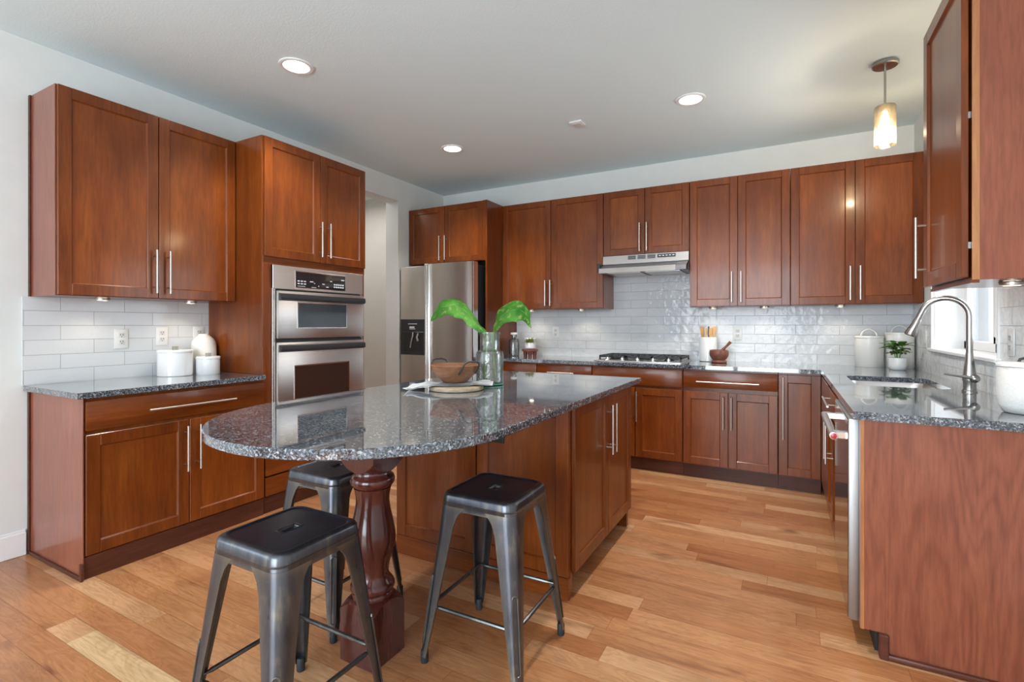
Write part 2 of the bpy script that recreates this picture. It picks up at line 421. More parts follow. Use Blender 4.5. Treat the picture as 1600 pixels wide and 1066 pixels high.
# ------------------------------------------------------------------ mesh builder
class MB:
    def __init__(s): s.bm = bmesh.new()

    def box(s, x0, x1, y0, y1, z0, z1, bev=0.0, seg=1):
        vs = [s.bm.verts.new(p) for p in ((x0, y0, z0), (x1, y0, z0), (x1, y1, z0), (x0, y1, z0), (x0, y0, z1), (x1, y0, z1), (x1, y1, z1), (x0, y1, z1))]
        fs = [s.bm.faces.new([vs[i] for i in f]) for f in ((3, 2, 1, 0), (4, 5, 6, 7), (0, 1, 5, 4), (1, 2, 6, 5), (2, 3, 7, 6), (3, 0, 4, 7))]
        if bev > 0:
            es = list({e for f in fs for e in f.edges})
            bmesh.ops.bevel(s.bm, geom=es, offset=bev, segments=seg, profile=0.5, affect='EDGES', clamp_overlap=True)
        return s

    def loft(s, rings, cap0=True, cap1=True, closed=True):
        R = [[s.bm.verts.new(p) for p in r] for r in rings]
        n = len(R[0])
        for a, b in zip(R, R[1:]):
            for i in range(n if closed else n - 1):
                j = (i + 1) % n
                s.bm.faces.new((a[i], a[j], b[j], b[i]))
        if cap0: s.bm.faces.new(list(reversed(R[0])))
        if cap1: s.bm.faces.new(R[-1])
        return s

    def lathe(s, prof, c=(0, 0, 0), seg=40, cap0=True, cap1=True, axis='z'):
        rings = []
        for r, h in prof:
            ring = []
            for i in range(seg):
                a = 2 * PI * i / seg
                p = (r * math.cos(a), r * math.sin(a), h)
                if axis == 'x': p = (h, p[0], p[1])
                elif axis == 'y': p = (p[1], h, p[0])
                ring.append((c[0] + p[0], c[1] + p[1], c[2] + p[2]))
            rings.append(ring)
        return s.loft(rings, cap0, cap1)

    def tube(s, pts, r, seg=10, caps=True, rad=None):
        P = [Vector(p) for p in pts]
        rings = []
        up = None
        for i, p in enumerate(P):
            t = (P[min(i + 1, len(P) - 1)] - P[max(i - 1, 0)]).normalized()
            if up is None:
                up = Vector((0, 0, 1)) if abs(t.z) < 0.9 else Vector((1, 0, 0))
            u = (up - t * up.dot(t)).normalized(); w = t.cross(u); up = u
            rr = rad[i] if rad else r
            rings.append([tuple(p + (u * math.cos(2 * PI * k / seg) + w * math.sin(2 * PI * k / seg)) * rr) for k in range(seg)])
        return s.loft(rings, caps, caps)

    def prism(s, outline, z0, z1, ch=0.0):
        """outline counter-clockwise (x, y); optional chamfer on the upper and lower edge"""
        n = len(outline)
        def inset(d):
            o = []
            for i in range(n):
                a = Vector(outline[i - 1]); b = Vector(outline[i]); c = Vector(outline[(i + 1) % n])
                d1 = (b - a).normalized(); d2 = (c - b).normalized()
                n1 = Vector((-d1.y, d1.x)); n2 = Vector((-d2.y, d2.x))
                k = (n1 + n2); k = k / max(0.2, k.dot(n1))
                q = b + k * d; o.append((q.x, q.y))
            return o
        if ch > 0:
            i1 = inset(ch)
            lv = [(i1, z0), (outline, z0 + ch), (outline, z1 - ch), (i1, z1)]
        else: lv = [(outline, z0), (outline, z1)]
        return s.loft([[(x, y, z) for x, y in o] for o, z in lv])

    def holed(s, outer, holes, z0, z1):
        """slab with holes; all loops counter-clockwise"""
        for z, flip in ((z1, False), (z0, True)):
            es = []
            for lp in [outer] + holes:
                vs = [s.bm.verts.new((x, y, z)) for x, y in lp]
                es += [s.bm.edges.new((vs[i], vs[(i + 1) % len(vs)])) for i in range(len(vs))]
            r = bmesh.ops.triangle_fill(s.bm, edges=es, use_beauty=True)
        for k, lp in enumerate([outer] + holes):
            n = len(lp)
            a = [s.bm.verts.new((x, y, z0)) for x, y in lp]; b = [s.bm.verts.new((x, y, z1)) for x, y in lp]
            for i in range(n):
                j = (i + 1) % n
                f = (a[i], a[j], b[j], b[i])
                s.bm.faces.new(f if k == 0 else tuple(reversed(f)))
        bmesh.ops.remove_doubles(s.bm, verts=s.bm.verts, dist=1e-5)
        return s

    def grid(s, rows, thick=0.0):
        """surface through rows of points"""
        R = [[s.bm.verts.new(p) for p in r] for r in rows]
        for a, b in zip(R, R[1:]):
            for i in range(len(a) - 1): s.bm.faces.new((a[i], a[i + 1], b[i + 1], b[i]))
        if thick: bmesh.ops.solidify(s.bm, geom=list(s.bm.faces), thickness=thick)
        return s

    def xform(s, mat):
        bmesh.ops.transform(s.bm, matrix=mat, verts=s.bm.verts); return s

    def build(s, name, mat, parent=None, ang=35, smooth=True, normals=True):
        if normals: bmesh.ops.recalc_face_normals(s.bm, faces=s.bm.faces)
        me = bpy.data.meshes.new(name); s.bm.to_mesh(me); s.bm.free()
        if smooth:
            me.polygons.foreach_set('use_smooth', [True] * len(me.polygons))
            me.set_sharp_from_angle(angle=math.radians(ang))
        me.materials.append(M[mat] if isinstance(mat, str) else mat)
        o = bpy.data.objects.new(name, me); COL.objects.link(o)
        if parent is not None: o.parent = parent
        return o


def B(x0, x1, y0, y1, z0, z1, bev=0.0, seg=1): return MB().box(x0, x1, y0, y1, z0, z1, bev, seg)


def thing(name, label, cat, loc=(0, 0, 0), rz=0.0, group=None):
    o = bpy.data.objects.new(name, None); COL.objects.link(o)
    o.empty_display_size = 0.1
    o.location = loc; o.rotation_euler = (0, 0, rz)
    return tag(o, label, cat, group)


def tag(o, label, cat, group=None):
    o['label'] = label; o['category'] = cat
    if group: o['group'] = group
    return o


def struct(o): o['kind'] = 'structure'; return o


def copy_tree(o, parent=None):
    c = o.copy(); COL.objects.link(c)
    if parent is not None: c.parent = parent
    for ch in o.children: copy_tree(ch, c)
    return c


def rrect(x0, x1, y0, y1, r, n=6):
    o = []
    for cx, cy, a0 in ((x1 - r, y1 - r, 0), (x0 + r, y1 - r, PI / 2), (x0 + r, y0 + r, PI), (x1 - r, y0 + r, 1.5 * PI)):
        for i in range(n + 1):
            a = a0 + PI / 2 * i / n
            o.append((cx + r * math.cos(a), cy + r * math.sin(a)))
    return o


# ------------------------------------------------------------------ room shell
struct(B(-2.0, W + 0.3, REAR - 0.3, 0.3, -0.1, 0).build('floor', 'floor', smooth=False))
struct(B(-2.0, W + 0.3, REAR - 0.3, 0.3, H, H + 0.1).build('ceiling', 'ceiling', smooth=False))
struct(B(-2.0, W + 0.3, 0, 0.2, 0, H).build('wall_back', 'wall', smooth=False))
OY0, OY1, OZ = -1.86, -0.805, 2.554       # doorway behind the oven tower
wl = MB()
wl.box(-0.171, 0, OY1, 0, 0, H)
wl.box(-0.171, 0, OY0, OY1, OZ, H)
wl.box(-0.171, 0, -5.4, OY0, 0, H)
wl.box(-0.171, 0, -7.2, -5.4, 0, 0.6); wl.box(-0.171, 0, -7.2, -5.4, 2.3, H); wl.box(-0.171, 0, REAR, -7.2, 0, H)
struct(wl.build('wall_left', 'wall', smooth=False))
hw = MB()
hw.box(-1.5, -1.4, -2.6, -0.2, 0, H); hw.box(-1.4, -0.171, -0.3, -0.2, 0, H); hw.box(-1.4, -0.171, -2.6, -2.5, 0, H)
struct(hw.build('wall_hall', 'hall', smooth=False))
WY0, WY1, WZ0, WZ1 = -1.785, -0.60, 1.085, 2.1     # sink window
wr = MB()
wr.box(W, W + 0.2, WY1, 0, 0, H); wr.box(W, W + 0.2, WY0, WY1, 0, WZ0 - 0.02); wr.box(W, W + 0.2, WY0, WY1, WZ1, H); wr.box(W, W + 0.2, REAR, WY0, 0, H)
struct(wr.build('wall_right', 'wall', smooth=False))
rw = MB()
rw.box(-2, 1.5, REAR - 0.2, REAR, 0, H); rw.box(3.9, W + 0.2, REAR - 0.2, REAR, 0, H); rw.box(1.5, 3.9, REAR - 0.2, REAR, 2.55, H)
struct(rw.build('wall_rear', 'wall', smooth=False))

# baseboard along the open stretch of the left wall
bb = MB(); bb.box(0, 0.014, REAR, -3.765, 0.0, 0.125, 0.004); bb.box(0, 0.009, REAR, -3.765, 0.12, 0.138, 0.004)
struct(bb.build('baseboard_left', 'trim'))

# tile splashbacks
struct(B(1.003, W, -0.010, -0.001, 0.914, 1.76).build('trim_1', 'tile_back', smooth=False))
struct(B(0.001, 0.010, -3.782, -2.792, 0.914, 1.395).build('trim_2', 'tile_left', smooth=False))
tr = MB()
tr.box(W - 0.010, W - 0.001, WY1, -0.010, 0.914, 1.40); tr.box(W - 0.010, W - 0.001, WY0, WY1, 0.914, WZ0 - 0.02)
tr.box(W - 0.010, W - 0.001, -2.66, WY0, 0.914, 1.40)
struct(tr.build('trim_3', 'tile_right', smooth=False))

# sink window: reveal, sill, sliding sash
xg = W + 0.147
wf = MB()
wf.box(W, W + 0.2, WY1 - 0.012, WY1, WZ0, WZ1); wf.box(W, W + 0.2, WY0, WY0 + 0.012, WZ0, WZ1); wf.box(W, W + 0.2, WY0, WY1, WZ1 - 0.012, WZ1)
wf.box(W - 0.018, W, WY1 - 0.004, WY1 + 0.010, WZ0, WZ1 + 0.01); wf.box(W - 0.018, W, WY0 - 0.010, WY0 + 0.004, WZ0, WZ1 + 0.01)
win = wf.build('window_1', 'trim'); struct(win)
struct(B(W - 0.035, W + 0.2, WY0 - 0.03, WY1 + 0.03, WZ0 - 0.02, WZ0, 0.004).build('window_sill', 'trim', win))
sf = MB()
for y0, y1 in ((WY1 - 0.062, WY1 - 0.012), (WY0 + 0.012, WY0 + 0.062), (-1.215, -1.165)): sf.box(xg, xg + 0.045, y0, y1, WZ0, WZ1, 0.004)
for z0, z1 in ((WZ0, WZ0 + 0.055), (WZ1 - 0.055, WZ1)): sf.box(xg, xg + 0.045, WY0 + 0.012, WY1 - 0.012, z0, z1, 0.004)
sf.box(xg - 0.012, xg + 0.01, WY0 + 0.06, -1.18, WZ0 + 0.05, WZ0 + 0.09, 0.003); sf.box(xg - 0.012, xg + 0.01, -1.215, -1.175, WZ0 + 0.05, WZ1 - 0.05, 0.003)
struct(sf.build('window_frame', 'trim', win))
struct(B(xg + 0.02, xg + 0.026, WY0 + 0.05, WY1 - 0.05, WZ0 + 0.04, WZ1 - 0.04).build('window_pane', 'pane', win, smooth=False))
# boarded white house wall beyond the sink window
ow = MB(); ow.box(7.4, 7.5, -6, 6, 0, 4.5)
k = -6.0
while k < 6: ow.box(7.37, 7.4, k, k + 0.06, 0, 4.5); k += 0.33
struct(ow.build('wall_outside', 'trim', smooth=False))

# patio door behind the camera, and an unseen side window added for fill
pf = MB()
for x0, x1 in ((1.5, 1.57), (2.66, 2.74), (3.83, 3.9)): pf.box(x0, x1, REAR - 0.16, REAR - 0.04, 0, 2.55)
pf.box(1.5, 3.9, REAR - 0.16, REAR - 0.04, 2.48, 2.55); pf.box(1.5, 3.9, REAR - 0.16, REAR - 0.04, 0, 0.08)
struct(pf.build('door_1', 'trim'))
df = MB()
for y0, y1 in ((-7.2, -7.13), (-6.34, -6.26), (-5.47, -5.4)): df.box(-0.15, -0.06, y0, y1, 0.6, 2.3)
df.box(-0.15, -0.06, -7.2, -5.4, 2.23, 2.3); df.box(-0.15, -0.06, -7.2, -5.4, 0.6, 0.67)
struct(df.build('added_fill_window', 'trim'))


# ------------------------------------------------------------------ cabinetry
def handle(parent, kind, a, c, yf, ln, r=0.006, off=0.034):
    """bar pull on a front at y=yf facing -y: 'v' a=x, c=z centre; 'h' a=x centre, c=z"""
    m = MB(); y = yf - off
    if kind == 'v':
        m.tube([(a, y, c - ln / 2), (a, y, c + ln / 2)], r, 12)
        for q in (-0.36, 0.36): m.tube([(a, y, c + q * ln), (a, yf + 0.001, c + q * ln)], r * 0.72, 8)
    else:
        m.tube([(a - ln / 2, y, c), (a + ln / 2, y, c)], r, 12)
        for q in (-0.36, 0.36): m.tube([(a + q * ln, y, c), (a + q * ln, yf + 0.001, c)], r * 0.72, 8)
    return m.build('handle', 'nickel', parent)


def door(parent, x0, x1, z0, z1, yf, hx=None, hz=None, hl=0.255, frame=0.058, name='door', th=0.02, rec=0.010):
    g = 0.0015
    x0 += g; x1 -= g; z0 += g; z1 -= g
    m = MB(); f = frame; b = 0.0018
    m.box(x0, x0 + f, yf, yf + th, z0, z1, b); m.box(x1 - f, x1, yf, yf + th, z0, z1, b)
    m.box(x0 + f, x1 - f, yf, yf + th, z1 - f, z1, b); m.box(x0 + f, x1 - f, yf, yf + th, z0, z0 + f, b)
    d = m.build(name, 'wood', parent)
    # sunk centre panel with its small bevelled moulding
    p = MB(); k = 0.005
    ins = lambda q, y: [(x0 + f + q, y, z0 + f + q), (x1 - f - q, y, z0 + f + q), (x1 - f - q, y, z1 - f - q), (x0 + f + q, y, z1 - f - q)]
    p.loft([ins(-0.003, yf + th - 0.001), ins(-0.003, yf + 0.002), ins(0.0, yf + 0.002), ins(k, yf + rec), ], True, True)
    p.build('centre_panel', 'wood_in', d)
    if hx is not None: handle(d, 'v', hx, hz, yf, hl)
    return d


def slab(parent, x0, x1, z0, z1, yf, hx=None, hz=None, hl=0.45, th=0.02, name='drawer'):
    g = 0.0015
    d = B(x0 + g, x1 - g, yf, yf + th, z0 + g, z1 - g, 0.003, 2).build(name, 'wood_x', parent)
    if hx is not None: handle(d, 'h', hx, hz, yf, hl)
    return d


def wall_cabinet(name, label, loc, rz, w, z0, z1, dep, doors, group, scribe=False, endl=None, endr=None):
    t = thing(name, label, 'cabinet', loc, rz, group)
    B(0.0, w, -(dep - 0.021), 0, z0, z1, 0.001).build('body', 'wood', t)
    if endl: B(-0.004, 0.0, -(dep - 0.021), -0.0, z0, z1, 0.0008).build('side_panel', endl, t)
    if endr: B(w, w + 0.004, -(dep - 0.021), -0.0, z0, z1, 0.0008).build('side_panel', endr, t)
    for (a, b, hx) in doors:
        door(t, a, b, z0 + 0.002, z1 - 0.002, -dep, hx, z0 + 0.16 if z1 - z0 > 0.7 else z0 + 0.155)
    return t


ZT, ZB = 2.485, 1.395
UP, UD = 0.33, 0.63
G_UP = 'wall cabinets above the tiled splashback'
G_BASE = 'base cabinets under the granite'

# -- left wall: upper, base, counter
t = wall_cabinet('wall_cabinet', 'cherry two-door wall cabinet beside the oven tower, above the white canisters', (0.002, -3.745, 0), PI / 2, 0.945, ZB, ZT, UP,
                 [(0.0, 0.472, 0.448), (0.474, 0.945, 0.521)], G_UP, endl='wood_end')
B(-0.012, 0.0, -0.02, 0.0, ZB, ZT).build('scribe_strip', 'toe', t)

t = thing('base_cabinet', 'cherry base cabinet with one long drawer and two doors, beside the oven tower', 'cabinet', (0.002, -3.745, 0), PI / 2, G_BASE)
B(0.0, 0.952, -0.61, 0, 0.0, 0.883, 0.001).build('body', 'wood', t)
B(-0.006, 0.0, -0.622, 0.0, 0.0, 0.883, 0.001).build('side_panel', 'wood_end', t)
B(-0.016, -0.006, -0.018, 0.0, 0.0, 0.883, 0.002).build('scribe_strip', 'toe', t)
m = MB(); m.box(-0.018, -0.006, -0.625, -0.002, 0.0, 0.02, 0.005, 2); m.box(-0.018, -0.004, -0.634, -0.612, 0.0, 0.085, 0.005, 2)
m.build('shoe_moulding', 'toe', t)
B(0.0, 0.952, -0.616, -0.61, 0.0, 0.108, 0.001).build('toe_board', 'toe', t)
slab(t, 0.004, 0.950, 0.722, 0.868, -UD, 0.503, 0.79, 0.475)
door(t, 0.004, 0.484, 0.116, 0.705, -UD, 0.461, 0.545)
door(t, 0.486, 0.950, 0.116, 0.705, -UD, 0.530, 0.545)

o = MB().prism([(0.012, -3.779), (0.648, -3.779), (0.648, -2.7935), (0.012, -2.7935)], 0.884, 0.914, 0.002).build('countertop', 'granite')
tag(o, 'short dark granite counter under the white canisters, ending at the oven tower', 'countertop')

# -- oven tower
t = thing('oven_cabinet', 'tall cherry cabinet housing the double oven, two doors above and drawers below', 'cabinet', (0.002, -2.79, 0), PI / 2)
cw, cd = 0.898, 0.60
m = MB(); m.box(0.0, 0.02, -cd, 0, 0, 2.486, 0.001); m.box(cw - 0.02, cw, -cd, 0, 0, 2.486, 0.001)
m.box(0.02, cw - 0.02, -0.02, 0, 0, 2.486); m.box(0.02, cw - 0.02, -cd, -0.02, 2.466, 2.486); m.box(0.02, cw - 0.02, -cd, -0.02, 0.0, 0.13)
m.box(0.02, cw - 0.02, -cd, -0.02, 0.40, 0.42); m.box(0.02, cw - 0.02, -cd, -0.02, 1.648, 1.672)
m.box(0.02, 0.062, -cd - 0.001, -cd + 0.03, 0.42, 1.648); m.box(cw - 0.04, cw - 0.02, -cd - 0.001, -cd + 0.03, 0.42, 1.648)
m.build('body', 'wood', t)
B(0.0, cw, -cd - 0.004, -cd, 1.642, 1.70, 0.001).build('rail', 'wood_x', t)
B(-0.004, 0.0, -cd, -0.0, 0.916, 2.486, 0.0006).build('side_panel', 'wood', t)
B(0.0, 0.06, -cd - 0.004, -cd, 0.12, 1.642, 0.001).build('stile', 'wood', t)
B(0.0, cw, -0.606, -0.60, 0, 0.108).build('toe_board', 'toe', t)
door(t, 0.004, 0.452, 1.692, 2.482, -0.62, 0.441, 1.86)
door(t, 0.454, 0.896, 1.692, 2.482, -0.62, 0.517, 1.86)
slab(t, 0.004, 0.896, 0.116, 0.238, -UD, 0.45, 0.18, 0.3)
slab(t, 0.004, 0.896, 0.246, 0.405, -UD, 0.45, 0.33, 0.3)

# -- double oven (microwave oven over oven)
t = thing('double_oven', 'stainless double wall oven built into the tall cherry cabinet', 'oven', (0.002, -2.79, 0), PI / 2)
ox0, ox1, of = 0.058, 0.862, -0.622
B(ox0 + 0.02, ox1 - 0.02, -0.60, -0.05, 0.45, 1.635).build('body', 'darkgrey', t)
m = MB(); m.box(ox0, ox0 + 0.022, of, -0.606, 0.42, 1.642, 0.001); m.box(ox1 - 0.022, ox1, of, -0.606, 0.42, 1.642, 0.001)
m.box(ox0 + 0.022, ox1 - 0.022, of, -0.606, 0.42, 0.455, 0.001); m.build('trim_frame', 'steel_v', t)
cp = B(ox0, ox1, of - 0.004, -0.607, 1.484, 1.642, 0.002).build('control_panel', 'steel', t)
px0, px1 = 0.235, 0.677
B(px0 - 0.006, px1 + 0.006, of - 0.0055, of - 0.003, 1.494, 1.618, 0.001).build('bezel', 'chrome', cp)
B(px0, px1, of - 0.007, of - 0.004, 1.50, 1.612, 0.001).build('display_glass', 'blackglass', cp)
def key(x0, x1, z0, z1): B(x0, x1, of - 0.0076, of - 0.006, z0, z1).build('key', 'whiteprint', cp, smooth=False)


for i in range(3):
    for j in range(2): key(px0 + 0.012 + i * 0.026, px0 + 0.03 + i * 0.026, 1.524 + j * 0.018, 1.532 + j * 0.018)
for i in range(5):
    for j in range(2): key(px0 + 0.33 + i * 0.02, px0 + 0.345 + i * 0.02, 1.518 + j * 0.018, 1.528 + j * 0.018)
for i, (w_, z_) in enumerate(((0.03, 1.545), (0.008, 1.535), (0.008, 1.517), (0.022, 1.535), (0.022, 1.515), (0.018, 1.56))):
    key(px0 + 0.115 + i * 0.036, px0 + 0.115 + w_ + i * 0.036, z_, z_ + 0.006)
key(px0 + 0.012, px0 + 0.075, 1.509, 1.512); key(px0 + 0.13, px0 + 0.17, 1.507, 1.510); key(px0 + 0.40, px0 + 0.43, 1.575, 1.583)
B(ox0 + 0.012, ox1 - 0.012, -0.618, -0.604, 0.455, 1.484).build('gap_backing', 'black', t)
B(ox0 + 0.024, ox1 - 0.01, of - 0.002, -0.61, 1.100, 1.140).build('vent_slot', 'iron', t)


def oven_door(z0, z1, wx0, wx1, wz0, wz1, glass):
    d = B(ox0 + 0.026, ox1 - 0.012, of - 0.022, -0.617, z0, z1, 0.004, 2).build('oven_door', 'steel', t)
    m = MB()
    m.box(wx0 - 0.008, wx1 + 0.008, of - 0.0245, of - 0.02, wz0 - 0.008, wz1 + 0.008, 0.001)
    m.build('window_bezel', 'chrome', d)
    B(wx0, wx1, of - 0.026, of - 0.022, wz0, wz1, 0.001).build('window_glass', glass, d)
    m = MB()
    prof = [(of - 0.022, z1 - 0.066), (of - 0.048, z1 - 0.060), (of - 0.052, z1 - 0.045), (of - 0.048, z1 - 0.022), (of - 0.022, z1 - 0.016)]
    m.loft([[(x, y, z) for y, z in prof] for x in (ox0 + 0.034, ox1 - 0.018)]); m.build('handle', 'darkgrey', d)
    return d


oven_door(1.147, 1.470, 0.24, 0.67, 1.222, 1.392, 'greyglass')
oven_door(0.462, 1.122, 0.215, 0.695, 0.716, 0.954, 'brownglass')

# -- fridge and the cabinet over it
t = thing('refrigerator', 'stainless side-by-side refrigerator with a black water dispenser', 'refrigerator', (0, 0, 0))
B(0.03, 0.945, -0.715, -0.03, 0.02, 1.83, 0.004).build('body', 'black', t)
fd = B(0.022, 0.372, -0.792, -0.72, 0.09, 1.848, 0.006, 2).build('freezer_door', 'steel_fridge', t)
di = B(0.028, 0.345, -0.797, -0.791, 0.925, 1.298, 0.003).build('dispenser', 'darkgrey', fd)
m = MB(); m.box(0.075, 0.335, -0.800, -0.796, 0.965, 1.165, 0.002); m.build('dispenser_recess', 'blackglass', di)
m = MB(); m.box(0.13, 0.25, -0.799, -0.796, 1.245, 1.252); m.box(0.15, 0.215, -0.799, -0.796, 1.205, 1.222); m.box(0.15, 0.225, -0.799, -0.796, 1.193, 1.199)
m.build('button_print', 'whiteprint', di)
m = MB(); m.tube([(0.20, -0.803, 1.16), (0.205, -0.812, 1.12), (0.18, -0.806, 1.06), (0.165, -0.803, 1.0)], 0.008, 8); m.tube([(0.27, -0.803, 1.15), (0.26, -0.812, 1.11), (0.27, -0.806, 1.07)], 0.011, 8)
m.build('dispenser_lever', 'steel', di)
rings = []
rd = MB()
for z in (0.09, 1.860):
    o_ = [(0.376, -0.722), (0.376, -0.80)]
    for i in range(13):
        u = i / 12; o_.append((0.384 + u * 0.556, -0.80 - 0.020 * math.sin(PI * u) ** 0.6))
    o_ += [(0.947, -0.80), (0.947, -0.722)]
    rings.append([(x, y, z) for x, y in o_])
rd.loft(rings)
rdo = rd.build('fridge_door', 'steel_fridge', t, ang=50)
B(0.374, 0.400, -0.835, -0.795, 0.09, 1.862, 0.007, 3).build('door_handle', 'chrome', fd)
B(0.402, 0.428, -0.838, -0.800, 0.09, 1.862, 0.007, 3).build('door_handle', 'chrome', rdo)
B(0.934, 0.951, -0.806, -0.722, 0.09, 1.861, 0.003).build('edge_trim', 'chrome', rdo)
B(0.03, 0.945, -0.74, -0.70, 0.0, 0.085).build('kick_grille', 'black', t)

t = thing('fridge_cabinet', 'cherry two-door cabinet above the refrigerator with its tall side panel', 'cabinet', (0, -0.002, 0), 0)
B(0.004, 0.983, -0.614, 0, 1.885, ZT, 0.001).build('body', 'wood', t)
B(0.984, 1.003, -0.635, 0, 0.0, ZT, 0.001).build('side_panel', 'wood', t)
B(0.953, 0.983, -0.635, -0.614, 1.885, ZT, 0.001).build('filler_strip', 'wood', t)
door(t, 0.006, 0.480, 1.887, 2.483, -0.636, 0.434, 2.04)
door(t, 0.482, 0.952, 1.887, 2.483, -0.636, 0.505, 2.04)

# -- back wall uppers
YB = -0.011
UPD = UP + YB
wall_cabinet('wall_cabinet', 'cherry wall cabinet between the refrigerator and the range hood', (1.004, YB, 0), 0, 1.092, ZB, ZT, UPD,
             [(0.0, 0.553, 0.502), (0.555, 1.092, 0.557 + 0.0)], G_UP, endr='wood_end')
wall_cabinet('wall_cabinet', 'short cherry two-door cabinet directly above the range hood', (2.102, YB, 0), 0, 0.771, 1.880, ZT, UPD,
             [(0.003, 0.384, 0.343), (0.386, 0.770, 0.407)], G_UP)
wall_cabinet('wall_cabinet', 'cherry wall cabinet with two narrow doors, just beyond the range hood', (2.876, YB, 0), 0, 0.762, ZB, ZT, UPD,
             [(0.0, 0.379, 0.336), (0.381, 0.762, 0.406)], G_UP)
wall_cabinet('wall_cabinet', 'cherry wall cabinet with two wide doors in the corner above the lidded canisters', (3.641, YB, 0), 0, 0.832, ZB, ZT, UPD,
             [(0.0, 0.423, 0.39), (0.425, 0.832, 0.453)], G_UP)

# -- upper beside the window, its door standing slightly open
t = thing('wall_cabinet', 'cherry wall cabinet on the window wall, its single door slightly ajar', 'cabinet', (W - 0.011, -2.12, 0), -PI / 2, G_UP)
B(0.0, 0.536, -0.308, 0, ZB, ZT, 0.001).build('body', 'wood', t)
B(0.536, 0.541, -0.290, 0, ZB - 0.002, ZT, 0.001).build('side_panel', 'wood_end', t)
B(0.536, 0.541, -0.310, -0.290, ZB - 0.002, ZT, 0.001).build('edge_band', 'wood_edge', t)
d = door(t, 0.0, 0.532, ZB + 0.006, ZT - 0.002, -0.336, 0.045, 1.57, 0.26)
B(0.0, 0.536, -0.312, -0.29, ZB - 0.012, ZB - 0.001).build('light_rail', 'wood_x', t)
m = MB()
for z in (1.50, 1.94, 2.38): m.box(0.522, 0.531, -0.318, -0.305, z, z + 0.022)
m.build('hinge', 'faucet', t)

# -- range hood
t = thing('range_hood', 'slim stainless under-cabinet range hood above the gas cooktop', 'range hood', (2.108, YB, 0), 0)
hw_ = 0.762
sec = lambda x, pts: [(x, y, z) for y, z in pts]
body = [(0.0, 1.714), (-0.455, 1.714), (-0.40, 1.775), (-0.335, 1.798), (-0.335, 1.878), (0.0, 1.878)]
MB().loft([sec(0.0, body), sec(hw_, body)]).build('body', 'hoodgrey', t)
band = [(-0.334, 1.800), (-0.352, 1.800), (-0.342, 1.877), (-0.334, 1.877)]
bnd = MB().loft([sec(-0.002, band), sec(hw_ + 0.002, band)]).build('control_band', 'steel', t)
lip = [(-0.44, 1.716), (-0.478, 1.708), (-0.470, 1.752), (-0.41, 1.764)]
MB().loft([sec(0.0, lip), sec(hw_ - 0.085, lip)]).build('visor', 'steel', t)
lip2 = [(-0.40, 1.712), (-0.466, 1.712), (-0.46, 1.75), (-0.34, 1.80)]
MB().loft([sec(hw_ - 0.085, lip2), sec(hw_, lip2)]).build('visor_end', 'hoodgrey', t)
m = MB()
for k in range(3):
    for j in range(4): m.box(0.235 + k * 0.088, 0.305 + k * 0.088, -0.352 + 0.0, -0.343, 1.836 + j * 0.009, 1.841 + j * 0.009)
m.build('vent_slots', 'darkgrey', bnd)
B(0.50, 0.655, -0.352, -0.343, 1.838, 1.868).build('switch_panel', 'black', bnd)
m = MB()
for k in range(5): m.box(0.513 + k * 0.029, 0.53 + k * 0.029, -0.3535, -0.351, 1.850, 1.857)
m.build('switch_print', 'whiteprint', bnd)
m = MB(); m.box(0.06, 0.36, -0.40, -0.06, 1.708, 1.715); m.box(0.40, 0.70, -0.40, -0.06, 1.708, 1.715); m.build('filter', 'steel', t)
B(-0.02, 0.0, -0.46, -0.32, 1.715, 1.80, 0.004).build('end_cap', 'black', t)


# -- back base run
def base_unit(label, x0, x1, fronts, name='base_cabinet'):
    t = thing(name, label, 'cabinet', (x0, -0.012, 0), 0, G_BASE)
    w = x1 - x0; D = 0.618
    B(0.001, w - 0.001, -(D - 0.021), 0, 0.108, 0.883, 0.001).build('body', 'wood', t)
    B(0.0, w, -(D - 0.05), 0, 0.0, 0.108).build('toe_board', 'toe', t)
    for f in fronts:
        if f[0] == 'd': door(t, f[1] - x0, f[2] - x0, f[3], f[4], -D, (f[5] - x0) if f[5] else None, f[6] if f[5] else None, f[7] if len(f) > 7 else 0.255)
        else: slab(t, f[1] - x0, f[2] - x0, f[3], f[4], -D, (f[5] - x0) if f[5] else None, f[6] if f[5] else None, f[7] if f[5] else 0)
    return t


base_unit('cherry base cabinet next to the refrigerator panel, behind the island', 1.005, 1.546, [('s', 1.007, 1.545, 0.722, 0.868, None), ('d', 1.007, 1.545, 0.116, 0.705, None)])
base_unit('cherry base cabinet with a drawer bar pull, between refrigerator and cooktop', 1.547, 2.092, [('s', 1.549, 2.091, 0.722, 0.868, 1.80, 0.80, 0.26), ('d', 1.549, 2.091, 0.116, 0.705, None)])
base_unit('cherry base cabinet under the gas cooktop with a plain false front', 2.094, 2.868, [('s', 2.096, 2.867, 0.725, 0.868, None), ('d', 2.096, 2.478, 0.116, 0.705, 2.45, 0.548), ('d', 2.482, 2.867, 0.116, 0.705, 2.498, 0.548)])
base_unit('cherry base cabinet with one long drawer over two doors, below the mortar', 2.870, 3.556, [('s', 2.872, 3.554, 0.735, 0.868, 3.204, 0.786, 0.452), ('d', 2.872, 3.211, 0.116, 0.705, 3.178, 0.546), ('d', 3.213, 3.554, 0.116, 0.705, 3.236, 0.546)])
base_unit('narrow cherry base cabinet with one tall door and long pull, at the inner corner', 3.558, 3.832, [('d', 3.560, 3.830, 0.116, 0.868, 3.589, 0.62, 0.465)])

